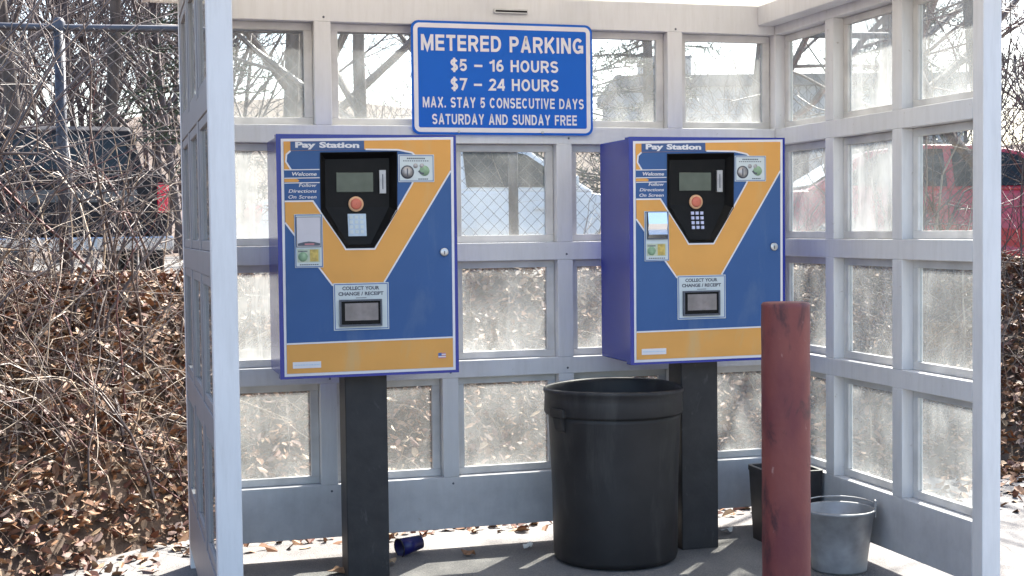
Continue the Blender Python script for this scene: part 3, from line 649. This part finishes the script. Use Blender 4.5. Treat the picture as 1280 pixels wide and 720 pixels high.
# paper cup on its side
t = empty('paper_cup', 'blue paper cup lying on its side below the back wall', 'cup', (-1.725, -.045, G+.040), .05)
ry = Matrix.Rotation(R(-90), 3, 'Y') @ Matrix.Rotation(0, 3, 'X')
mb = MB(); mb.lathe([(.0001, -.052), (.027, -.052), (.029, -.056), (.0385, .048), (.0365, .048), (.0275, -.046), (.0001, -.046)], 28, 0, ry); c = mb.build('body', CUPB, t)
mb = MB(); mb.lathe([(.038, .046), (.0405, .047), (.0408, .050), (.038, .052), (.0362, .0485)], 28, 0, ry); mb.build('rim', DKBIN, t)
t.rotation_euler = (0, R(-6), R(20))
# small rubbish on the paving
def scrap(name, label, cat, loc, size, m, seed):
    rr = random.Random(seed); mb = MB(); n_ = 9; top = []
    for k in range(n_):
        a = 2*math.pi*k/n_; q = size*rr.uniform(.6, 1.1); top.append((q*math.cos(a), q*.7*math.sin(a), rr.uniform(.004, .03)))
    mb.add(top+[(0, 0, .022)]+[(a, b, c-.003) for a, b, c in top]+[(0, 0, .018)], [(k, (k+1)%n_, n_) for k in range(n_)]+[((k+1)%n_+n_+1, k+n_+1, 2*n_+1) for k in range(n_)]+[(k, k+n_+1, (k+1)%n_+n_+1, (k+1)%n_) for k in range(n_)])
    o = mb.build(name, m, None, 0, loc); tag(o, label, cat)
scrap('dead_leaf', 'curled brown leaf on the floor by the left pay station pole', 'leaf', (-2.05, -.27, G+.002), .055, LEAF[1], 3)
scrap('dead_leaf', 'dry tan leaf lying on the floor between the left pole and the blue cup', 'leaf', (-1.84, -.20, G+.002), .04, LEAF[3], 13)
scrap('dead_leaf', 'small dark leaf on the floor right of the blue cup', 'leaf', (-1.50, -.16, G+.002), .03, LEAF[0], 15)
scrap('paper_scrap', 'small white scrap of paper on the floor left of the black bin', 'litter', (-1.225, -.12, G+.002), .022, PAPER, 5)
scrap('food_wrapper', 'pale crumpled wrapper on the floor beside the dark square tub', 'litter', (-.30, -.12, G+.002), .035, PAPER, 8)

# ------------------------------------------------------------------ chain link fence
fz = lambda x: float(height(x, 2.4))
fn = empty('chain_link_fence', 'dark chain link fence along the top of the leafy bank', 'fence', (0, 2.4, 1.0))
FX0, FX1, FT = -8.36, 7.29, 2.47
def fp(o): o.parent = fn; o.matrix_parent_inverse = Matrix.Translation((0, -2.4, -1.0)); return o
FB = 1.08
for k in range(7):
    x = FX0+k*2.608
    mb = MB(); mb.tube([(x, 2.4, fz(x)-.1), (x, 2.4, FT+.03)], .030, 12); mb.lathe([(.034, 0), (.034, .05), (.02, .075), (.0001, .08)], 12, 0, None, (x, 2.4, FT-.02)); fp(mb.build('post', FENM))
mb = MB(); mb.tube([(FX0-.5, 2.4, FT), (FX0+2*2.608, 2.4, FT), (FX0+4*2.608, 2.4, FT+.10)], .021, 10); fp(mb.build('rail', FENM))
Ps = []; hh = FT-FB; pit = .078
for k in range(int((FX1-FX0+hh)/pit)):
    xa = FX0-hh+k*pit
    for sgn in (1, -1):
        q = []
        for j in range(12):
            tt = j/11; xx = xa+hh*tt if sgn == 1 else xa+hh*(1-tt)
            q.append((min(max(xx, FX0), FX1), 2.362+.004*sgn*(-1)**j, FB+hh*tt))
        Ps.append(q)
fp(stems_mesh('chain_link', Ps, np.full((len(Ps), 12), .0018), WIREM))

# ------------------------------------------------------------------ leaf litter and brush
def leaves(name, n, xr, yr, cond, size=(.010, .036), lift=.06):
    out = []; ms = []
    X = rng.uniform(*xr, n*3); Y = rng.uniform(*yr, n*3)
    ok = cond(X, Y); X, Y = X[ok][:n], Y[ok][:n]
    Z = height(X, Y)+.03*np.exp(-np.maximum(Y-foot(X), 0)*7)*(Y > foot(X))
    k = len(X); s = rng.uniform(*size, k); a = rng.uniform(0, 6.283, k); tilt = rng.normal(0, .55, (k, 2))
    u = np.stack([np.cos(a), np.sin(a), tilt[:, 0]], 1); u /= np.linalg.norm(u, axis=1, keepdims=True)
    v = np.stack([-np.sin(a), np.cos(a), tilt[:, 1]], 1); v /= np.linalg.norm(v, axis=1, keepdims=True)
    c = np.stack([X, Y, Z+rng.uniform(.004, lift, k)], 1)
    up = np.array([0, 0, 1.])*rng.uniform(-.35, .5, (k, 1))*s[:, None]
    V = np.empty((k, 2, 4, 3)); S_ = s[:, None]
    p0, p1 = c-u*S_, c+u*S_
    m0 = c+up*.2
    V[:, 0] = np.stack([p0, m0-u*S_*.1-v*S_*.02, c+v*S_*.62+up, c-u*S_*.45+v*S_*.45+up*.8], 1)
    V[:, 0, 1] = p1; V[:, 0, 2] = c+u*S_*.35+v*S_*.55+up; V[:, 0, 3] = c-u*S_*.4+v*S_*.5+up
    V[:, 1, 0] = p1; V[:, 1, 1] = p0; V[:, 1, 2] = c-u*S_*.4-v*S_*.5+up*.7; V[:, 1, 3] = c+u*S_*.35-v*S_*.55+up*.7
    mi = np.repeat(rng.choice(5, k, p=[.3, .24, .24, .1, .12]), 2)
    o = quads_mesh(name, V.reshape(-1, 4, 3), LEAF, mi)
    return o
oncond = lambda X, Y: Y > foot(X)-.10+.05*np.sin(X*6)+.05*np.sin(X*17)
o = leaves('leaf_litter', 52000, (-5.2, 5.5), (-1.4, 2.6), oncond); tag(o, 'brown dead leaves covering the bank around the shelter', 'leaves', kind='stuff')
o = leaves('fallen_leaves', 1500, (-4.2, 4.5), (-.6, .95), lambda X, Y: (Y < foot(X)) & (Y > foot(X)-.5-rng.uniform(0, .6, len(X))) & ((X < -2.75) | (X > .2) | (Y > .2)), (.02, .04), .012); tag(o, 'scattered dead leaves on the paving at the foot of the bank', 'leaves', kind='stuff')

def canes(n, xr, yr, hr, lean, N=8, curl=.35, rad=(.002, .006), wb=.035):
    X = rng.uniform(*xr, n); Y = rng.uniform(*yr, n); Z = height(X, Y)-.02
    ok = Y > foot(X)+.02; X, Y, Z = X[ok], Y[ok], Z[ok]; n = len(X)
    h = rng.uniform(*hr, n)*rng.uniform(.6, 1, n); a = rng.uniform(0, 6.283, n); l = rng.uniform(.2, 1, n)*lean*h
    t = np.linspace(0, 1, N)[None]
    P = np.empty((n, N, 3)); wob = np.cumsum(rng.normal(0, wb, (n, N, 3)), 1)*h[:, None, None]
    dr = rng.uniform(0, curl, n)[:, None]*h[:, None]
    P[:, :, 0] = X[:, None]+np.cos(a)[:, None]*l[:, None]*t**1.5
    P[:, :, 1] = Y[:, None]+np.sin(a)[:, None]*l[:, None]*t**1.5
    P[:, :, 2] = Z[:, None]+h[:, None]*t-dr*t**2.5*1.2
    P += wob*t[:, :, None]
    r_ = rng.uniform(*rad, n)[:, None]*(1-.75*t)
    return P, r_
def twigs(P, Rr, per, ln, N=5):
    n = len(P); src = np.repeat(np.arange(n), per); j = rng.integers(2, P.shape[1], len(src))
    o = P[src, j]; d = P[src, j]-P[src, j-1]; d /= np.linalg.norm(d, axis=1, keepdims=True)+1e-9
    d = d+rng.normal(0, .75, d.shape); d /= np.linalg.norm(d, axis=1, keepdims=True)+1e-9
    L_ = rng.uniform(*ln, len(src)); t = np.linspace(0, 1, N)
    Q = o[:, None, :]+d[:, None, :]*L_[:, None, None]*t[None, :, None]+np.cumsum(rng.normal(0, .025, (len(src), N, 3)), 1)*t[None, :, None]
    return Q, np.maximum(Rr[src, j]*.65, .0012)[:, None]*(1-.6*t)[None]
def clear(P):
    """keep stems out of the shelter and off the paving in front"""
    inside = ((P[..., 0] > -2.72) & (P[..., 0] < .16) & (P[..., 1] < .17)) | (P[..., 1] < foot(P[..., 0])-.25) | ((P[..., 1] > 2.30) & (P[..., 1] < 2.44) & (P[..., 2] < 2.5) & False)
    return ~inside.any(1)
def brush(name, label, specs):
    Ps, Rs, Ms = [], [], []
    for sp in specs:
        P, Rr = canes(*sp['a'], **sp.get('k', {})); k = clear(P); P, Rr = P[k], Rr[k]
        def addp(P, Rr, mi):
            if P.shape[1] != 8:
                tt = np.linspace(0, P.shape[1]-1, 8); i0 = np.floor(tt).astype(int).clip(0, P.shape[1]-2); fr = (tt-i0)
                P = P[:, i0]*(1-fr)[None, :, None]+P[:, i0+1]*fr[None, :, None]; Rr = Rr[:, i0]*(1-fr)+Rr[:, i0+1]*fr
            Ps.append(P); Rs.append(Rr); Ms.append(mi)
        pm = sp.get('p', [.5, .38, .12])
        addp(P, Rr, rng.choice(3, len(P), p=pm))
        if sp.get('tw'):
            Q, q = twigs(P, Rr, *sp['tw']); k = clear(Q); Q, q = Q[k], q[k]; addp(Q, q, rng.choice(3, len(Q), p=pm))
    o = stems_mesh(name, np.concatenate(Ps), np.concatenate(Rs), [TWIG, TAN, REDT], np.concatenate(Ms))
    return tag(o, label, 'brush', kind='stuff')
brush('bare_brush', 'tangle of bare canes and vines on the bank left of the shelter', [
    dict(a=(150, (-5.2, -2.3), (.4, 2.3), (.5, 1.5), 1.4), k=dict(curl=.8, rad=(.003, .006)), tw=(4, (.12, .45)), p=[.55, .30, .15]),
    dict(a=(58, (-5.4, -2.4), (1.3, 2.3), (1.3, 2.6), 1.0), k=dict(rad=(.005, .011), curl=.6), tw=(5, (.2, .8)), p=[.5, .35, .15]),
    dict(a=(52, (-5.0, -2.4), (.7, 2.3), (1.0, 2.4), 1.5), k=dict(rad=(.006, .013), curl=.7, wb=.075), tw=(5, (.15, .6)), p=[.72, .14, .14]),
    dict(a=(130, (-5.0, -2.4), (.3, 1.6), (.5, 1.1), 1.7), k=dict(rad=(.003, .008), curl=.8, wb=.07), tw=(4, (.1, .4)), p=[.6, .3, .1]),
    dict(a=(620, (-5.0, -2.3), (-.2, 1.5), (.2, .6), 2.0), k=dict(curl=.8, rad=(.0012, .0034)), tw=(1, (.08, .3)), p=[.4, .48, .12]),
    dict(a=(12, (-4.6, -2.6), (1.4, 2.3), (2.0, 3.0), 1.2), k=dict(rad=(.010, .016), curl=.5), p=[.8, .2, 0], tw=(10, (.3, 1.0)))])
brush('bank_brush', 'sparse bare canes on the bank behind the shelter windows', [
    dict(a=(300, (-2.6, 2.4), (.9, 2.3), (.25, .8), 1.3), k=dict(curl=.6, rad=(.0015, .004)), p=[.3, .6, .1], tw=(2, (.1, .3))),
    dict(a=(24, (-2.4, 2.4), (1.6, 3.0), (.6, 1.3), .6), tw=(5, (.15, .5)))])
brush('side_brush', 'dark bare brush on the bank right of the shelter', [
    dict(a=(380, (1.0, 5.4), (.7, 2.6), (.4, 1.4), .9), tw=(4, (.12, .4)), p=[.75, .12, .13]),
    dict(a=(60, (1.6, 5.4), (1.4, 3.0), (1.4, 2.8), .5), k=dict(rad=(.005, .014)), tw=(8, (.2, .7)), p=[.8, .05, .15])])

# ------------------------------------------------------------------ trees
def branch_set(h, rad, levels, kids, spread, seed, trunk_bend=.06, first=.3):
    rr = np.random.default_rng(seed); N = 6; allP = [[] for _ in range(levels)]; allR = [[] for _ in range(levels)]
    def grow(o, d, L_, r_, lv):
        t = np.linspace(0, 1, N)
        wob = np.cumsum(rr.normal(0, (trunk_bend if lv == 0 else .09)*L_/N, (N, 3)), 0); wob[0] = 0
        P = o+d*L_*t[:, None]+wob
        if lv > 0: P[:, 2] += L_*.18*t**2
        Rr = r_*(1-(.72 if lv == 0 else .7)*t)
        allP[lv].append(P); allR[lv].append(Rr)
        if lv+1 >= levels: return
        for k in range(kids[lv]):
            tt = rr.uniform(first if lv == 0 else .2, 1.0); i = min(int(tt*(N-1)), N-2); fr = tt*(N-1)-i
            q = P[i]*(1-fr)+P[i+1]*fr; rq = Rr[i]*(1-fr)+Rr[i+1]*fr
            dd = (P[i+1]-P[i]); dd /= np.linalg.norm(dd)+1e-9
            rv = rr.normal(0, 1, 3); rv -= dd*rv.dot(dd); rv /= np.linalg.norm(rv)+1e-9
            an = rr.uniform(.5, 1.0)*spread; nd = dd*math.cos(an)+rv*math.sin(an)
            grow(q, nd, L_*rr.uniform(.4, .68)*(1-.35*tt if lv == 0 else 1), rq*.6, lv+1)
    grow(np.zeros(3), np.array([rr.normal(0, .04), rr.normal(0, .04), 1.]), h, rad, 0)
    return allP, allR
def bare_tree(x, y, h, rad, label, seed, kids=(9, 5, 4, 3), spread=1.0, first=.25):
    z = float(height(x, y))
    t = empty('bare_tree', label, 'tree', (x, y, z-.05), 0, 'bare trees beyond the fence')
    aP, aR = branch_set(h, rad, len(kids)+1, kids, spread, seed, first=first)
    stems_mesh('trunk', np.array(aP[0]), np.array(aR[0]), BARK, parent=t, sides=12)
    PP = np.concatenate([np.array(p) for p in aP[1:]]); RR = np.concatenate([np.maximum(np.array(r_), .004) for r_ in aR[1:]])
    stems_mesh('crown', PP, RR, [TWIG], parent=t, sides=4)
    return t
bare_tree(-.62, 9.4+3.4, 8.5, .13, 'slender bare tree behind the white car, upper left windows', 11, first=.2)
bare_tree(.05, 10.6, 7.0, .10, 'forked bare tree seen through the window left of the sign', 12, kids=(10, 5, 4, 3), first=.18)
bare_tree(-.25, 17.2, 12, .20, 'tall straight bare trunk far behind the left windows', 13, first=.35)
bare_tree(-2.9, 13.5, 8, .10, 'bare tree directly behind the dark pickup', 14)
bare_tree(-5.6, 12.5, 9, .12, 'bare tree left of the dark pickup', 15)
bare_tree(-4.3, 17.5, 11, .14, 'thin bare tree rising over the dark pickup roof', 16)
bare_tree(4.2, 8.9, 6.8, .09, 'bare tree overhanging the upper right corner window', 17, spread=1.2)
bare_tree(6.3, 9.7, 7.5, .12, 'pale bare tree behind the red car', 18, first=.2)
bare_tree(8.6, 12.0, 9, .15, 'large bare tree right of the red car', 19)
bare_tree(3.15, 2.95, 4.8, .075, 'dark bare tree beside the right edge of the shelter', 20, first=.15)
bare_tree(2.6, 15.5, 8, .11, 'bare tree between the evergreens and the grey building', 21)
bare_tree(-7.4, 19, 12, .16, 'bare tree at the far left edge of the wood', 22)

def pine(x, y, h, w, label, seed, n=5200):
    rr = np.random.default_rng(seed); z = float(height(x, y))
    t = empty('pine_tree', label, 'tree', (x, y, z-.05), 0, 'evergreens beyond the car park')
    stems_mesh('trunk', np.array([[(0, 0, 0), (.04, 0, h*.3), (0, .05, h*.65), (.02, 0, h*.97)]]), np.array([[.16, .12, .07, .015]]), BARK, parent=t, sides=10)
    V = []; lim = []
    nb = 90
    for k in range(nb):
        f = .12+.86*(k/nb)**.9; a = rr.uniform(0, 6.283); L_ = w*(1-f)**.75*rr.uniform(.55, 1.1)+.15
        o = np.array([0, 0, h*f]); d = np.array([math.cos(a), math.sin(a), rr.uniform(-.15, .25)])
        tt = np.linspace(0, 1, 4); lim.append(o+d*L_*tt[:, None]+np.array([0, 0, -.12*L_])*(tt**2)[:, None])
        m = int(n/nb*(.4+L_/w))
        s = rr.uniform(.15, 1, m)
        c = o+d*L_*s[:, None]+np.array([0, 0, -.12*L_])*(s**2)[:, None]+rr.normal(0, .09, (m, 3))*np.array([1, 1, .6])
        u = rr.normal(0, 1, (m, 3))+d*.8; u /= np.linalg.norm(u, axis=1, keepdims=True); v = np.cross(u, rr.normal(0, 1, (m, 3))); v /= np.linalg.norm(v, axis=1, keepdims=True)+1e-9
        l = rr.uniform(.07, .16, (m, 1)); wd = .018
        V.append(np.stack([c-v*wd, c+v*wd, c+u*l+v*wd*.3, c+u*l-v*wd*.3], 1))
    crown = quads_mesh('crown', np.concatenate(V), NEED, None, t)
    stems_mesh('branch', np.array(lim), np.tile(np.array([.03, .022, .014, .006]), (nb, 1)), BARK, parent=t, sides=4)
pine(-1.3, 21.5, 11.0, 2.2, 'dark evergreen rising above the white car, left of the shelter', 31)
pine(5.0, 18.5, 9.4, 2.0, 'grey green evergreen behind the window right of the sign', 32, 3600)
pine(7.6, 20.5, 9.0, 2.3, 'shorter evergreen next to the grey flat roofed building', 33)
pine(12.5, 18.5, 8.5, 2.2, 'evergreen seen through the right wall above the red car', 34)

# far wood: one mass nobody could count
Ps, Rs = [], []
cnt = 0
wr = np.random.default_rng(77)
protos = [branch_set(9, .11, 4, (9, 4, 4), 1.0, 500+k, first=.18) for k in range(9)]
for k in range(230):
    y = wr.uniform(26, 56); x = wr.uniform(-22, 34)*(y/42)
    if 11 < x < 24 and 33 < y < 46: continue
    dens = 1.0 if x < 1.5 else .22
    if wr.uniform() > dens: continue
    aP, aR = protos[k % 9]; sc = wr.uniform(.7, 1.25)*(1.1 if x < 1.5 else .62); a = wr.uniform(0, 6.283)
    ca, sa = math.cos(a), math.sin(a); Rm = np.array([[ca, -sa, 0], [sa, ca, 0], [0, 0, 1]])
    z = float(height(x, y))
    for P, Rr in zip(aP, aR):
        P = np.array(P) @ Rm.T*sc+np.array([x, y, z-.1]); Ps.append(P); Rs.append(np.maximum(np.array(Rr)*sc, .011))
o = stems_mesh('far_wood', np.concatenate(Ps), np.concatenate(Rs), FARW); tag(o, 'far wood of bare trees beyond the car park', 'wood', kind='stuff')

# ------------------------------------------------------------------ grey building far off
bd = empty('grey_building', 'flat roofed grey building beyond the car park at right', 'building', (19.5, 38, LOT), -.27)
BW = mat('building_wall', (.42, .43, .45), .8, .15, .8, bump=.1)
BR = mat('building_trim', (.16, .16, .17), .7, .2, 2)
BGL = mat('building_glass', (.03, .035, .045), .1, .3, 1)
mb = MB(); mb.box(-5.5, 6.5, 0, 8, -.2, 5.5); mb.build('wall', BW, bd, .02)
mb = MB(); mb.box(-5.7, 6.7, -.2, 8.2, 5.501, 5.9); rf = mb.build('roof', BR, bd, .02)
mb = MB(); mb.box(-4.6, -2.9, 1.0, 3.0, 5.901, 6.7); mb.build('roof_unit', BW, rf, .02)
for k in range(5):
    x = -4.2+k*2.3
    mb = MB(); mb.box(x-.6, x+.6, -.06, -.003, 2.0, 3.5); w = mb.build('window', BR, bd)
    mb = MB(); mb.box(x-.52, x+.52, -.075, -.062, 2.08, 3.42); mb.build('pane', BGL, w)

# ------------------------------------------------------------------ cars
TYRE = mat('tyre', (.015, .015, .016), .8, .3, 30); RIM = mat('rim', (.45, .45, .46), .35, .2, 20, metal=.8)
CGL = mat('car_glass', (.02, .026, .028), .08, .3, 3, spec=.3); LAMP = mat('tail_lamp', (.80, .012, .05), .15, .2, 20, coat=.6); HLAMP = mat('head_lamp', (.7, .72, .74), .1, .1, 20, coat=.6)
BUMP = mat('chrome_bumper', (.6, .6, .6), .25, .2, 10, metal=.9); PLAS = mat('car_trim', (.02, .02, .022), .5, .3, 20); PLATE = mat('number_plate', (.6, .6, .58), .5, .15, 30)
def loft(mb, prof, w0, w1, zsplit, mi=0):
    """side profile (x,z) closed; half width narrows from w0 to w1 above zsplit"""
    ztop = max(z for _, z in prof)
    wd = lambda z: w0 if z <= zsplit else w0+(w1-w0)*(z-zsplit)/(ztop-zsplit)
    n_ = len(prof); vs = []
    for s_ in (-1, 1):
        for x, z in prof: vs.append((x, s_*wd(z), z))
    mb.add(vs, [tuple(range(n_)), tuple(range(2*n_-1, n_-1, -1))]+[(i, i+n_, (i+1)%n_+n_, (i+1)%n_) for i in range(n_)], mi)
def wheels(t, xs, w, r_):
    for x in xs:
        for s_ in (-1, 1):
            rm = Matrix.Rotation(R(90), 3, 'X')
            mb = MB(); mb.lathe([(.55*r_, -.09), (.93*r_, -.10), (r_, -.07), (r_, .07), (.93*r_, .10), (.55*r_, .09)], 28, 0, rm, (x, s_*w, r_)); wl = mb.build('wheel', TYRE, t)
            mb = MB(); mb.lathe([(.0001, -.07), (.2*r_, -.08), (.5*r_, -.06), (.56*r_, -.085), (.56*r_, .085), (.5*r_, .06), (.2*r_, .08), (.0001, .07)], 20, 0, rm, (x, s_*w, r_)); mb.build('rim', RIM, wl)
def sedan(loc, rz, label, body):
    t = empty('parked_car', label, 'car', loc, rz)
    PT = mat('car_paint', body, .3, .05, 2, coat=.8)
    mb = MB(); loft(mb, [(-2.28, .32), (-2.32, .55), (-2.25, .88), (-1.95, .97), (-1.2, .98), (1.0, .95), (1.9, .80), (2.22, .68), (2.30, .45), (2.25, .28), (1.85, .26), (1.78, .50), (1.55, .66), (1.25, .66), (1.02, .50), (.96, .24), (-.96, .24), (-1.02, .50), (-1.25, .66), (-1.55, .66), (-1.78, .50), (-1.85, .28)], .87, .80, .55); mb.build('body', PT, t, .03)
    mb = MB(); loft(mb, [(-1.75, .965), (-1.10, 1.36), (-.60, 1.43), (.10, 1.42), (.45, 1.35), (1.08, .945)], .80, .60, .96); mb.build('cabin', PT, t, .03)
    # windows follow the cabin sides, a little proud
    yy = lambda z: .80-.20*(z-.96)/(1.43-.96)+.004
    for s_ in (-1, 1):
        for q in ([(-1.45, 1.02), (-1.0, 1.33), (-.62, 1.38), (-.34, 1.38), (-.34, 1.0)], [(-.26, 1.0), (-.26, 1.38), (.10, 1.37), (.40, 1.31), (.86, 1.0)]):
            n_ = len(q); mb = MB(); mb.add([(x, s_*yy(z), z) for x, z in q]+[(x, s_*(yy(z)+.006), z) for x, z in q], [tuple(range(n_)), tuple(range(2*n_-1, n_-1, -1))]+[(i, i+n_, (i+1)%n_+n_, (i+1)%n_) for i in range(n_)]); mb.build('window', CGL, t)
    def pane(name, x0, z0, x1, z1, w0, w1, off):
        mb = MB(); a = [(x0+off, -w0, z0), (x0+off, w0, z0), (x1+off, w1, z1), (x1+off, -w1, z1)]
        mb.add(a+[(x, y, z+.012) for x, y, z in a], [(0,1,2,3),(4,7,6,5),(0,4,5,1),(1,5,6,2),(2,6,7,3),(3,7,4,0)]); mb.build(name, CGL, t)
    pane('windscreen', 1.00, .995, .50, 1.325, .70, .60, .02); pane('rear_window', -1.66, 1.02, -1.16, 1.325, .70, .60, -.02)
    for s_ in (-1, 1):
        mb = MB(); mb.box(-2.315, -2.20, s_*.62-.19, s_*.62+.19, .66, .84); mb.build('taillight', LAMP, t, .02)
        mb = MB(); mb.box(2.05, 2.265, s_*.62-.19, s_*.62+.19, .58, .70); mb.build('headlight', HLAMP, t, .02)
        mb = MB(); mb.box(.70, .86, s_*.88-.09, s_*.88+.09, .98, 1.10); mb.build('mirror', PT, t, .02)
        for x in (-.55, .50):
            mb = MB(); mb.box(x-.09, x+.09, s_*.858-.012, s_*.858+.012, .78, .81); mb.build('door_handle', PT, t, .004)
    mb = MB(); mb.box(2.22, 2.312, -.40, .40, .44, .58); mb.build('grille', PLAS, t, .01)
    mb = MB(); mb.box(-2.335, -2.318, -.24, .24, .60, .72); mb.build('number_plate', PLATE, t)
    wheels(t, (-1.40, 1.40), .80, .32)
    return t
wc = sedan((.78, 8.4, LOT+.004), R(-1), 'white sedan parked behind the fence, seen through the middle windows', (.82, .82, .82)); wc.scale = (1, 1, 1.05)
sedan((5.62, 6.95, LOT+.004), R(-16), 'red car parked behind the right wall of the shelter', (.45, .015, .03))
def pickup(loc, rz, label):
    t = empty('pickup_truck', label, 'pickup truck', loc, rz)
    PT = mat('truck_paint', (.022, .020, .022), .5, .1, 2, spec=.15)
    mb = MB(); loft(mb, [(-2.75, .55), (-2.78, 1.30), (-1.0, 1.30), (-.6, 1.32), (1.3, 1.28), (2.6, 1.12), (2.75, .9), (2.75, .5), (2.2, .48), (2.1, .8), (1.6, .92), (1.15, .8), (1.02, .46), (-1.25, .46), (-1.35, .8), (-1.8, .92), (-2.25, .8), (-2.35, .52)], .93, .90, 1.2); mb.build('body', PT, t, .03)
    mb = MB(); loft(mb, [(-1.0, 1.305), (-.92, 1.92), (-.7, 1.98), (.45, 1.98), (.7, 1.90), (1.35, 1.285)], .86, .70, 1.32); mb.build('cab', PT, t, .03)
    mb = MB(); mb.add([(-1.005, -.68, 1.42), (-1.005, .68, 1.42), (-.945, .62, 1.86), (-.945, -.62, 1.86), (-1.02, -.68, 1.42), (-1.02, .68, 1.42), (-.96, .62, 1.86), (-.96, -.62, 1.86)], [(0,1,2,3),(4,7,6,5),(0,4,5,1),(1,5,6,2),(2,6,7,3),(3,7,4,0)]); mb.build('rear_window', CGL, t)
    mb = MB(); mb.box(-2.80, -2.762, -.74, .74, .62, 1.28); mb.box(-2.815, -2.801, -.60, .60, .98, 1.12, 1); tg = mb.build('tailgate', [PT, mat('tailgate_panel', (.10, .10, .10), .4, .2, 5)], t, .01)
    mb = MB(); mb.box(-2.822, -2.802, -.12, .12, 1.16, 1.21); mb.build('handle', PLAS, tg, .004)
    mb = MB(); mb.box(-2.98, -2.79, -.95, .95, .44, .60); mb.build('bumper', BUMP, t, .02)
    mb = MB(); mb.box(-2.995, -2.982, -.18, .18, .46, .58); mb.build('number_plate', PLATE, t)
    for s_ in (-1, 1):
        mb = MB(); mb.box(-2.815, -2.60, s_*.865-.06, s_*.865+.06, .86, 1.20); mb.build('taillight', LAMP, t, .02)
        mb = MB(); mb.box(.72, .90, s_*1.02-.11, s_*1.02+.11, 1.30, 1.50); mb.build('mirror', PLAS, t, .02)
    wheels(t, (-1.80, 1.62), .82, .40)
    return t
tk = pickup((-3.43, 13.2, LOT+.004), R(94), 'dark pickup with a red tail lamp, half hidden by the brush at left')
tk.scale = (1, 1.08, 1)
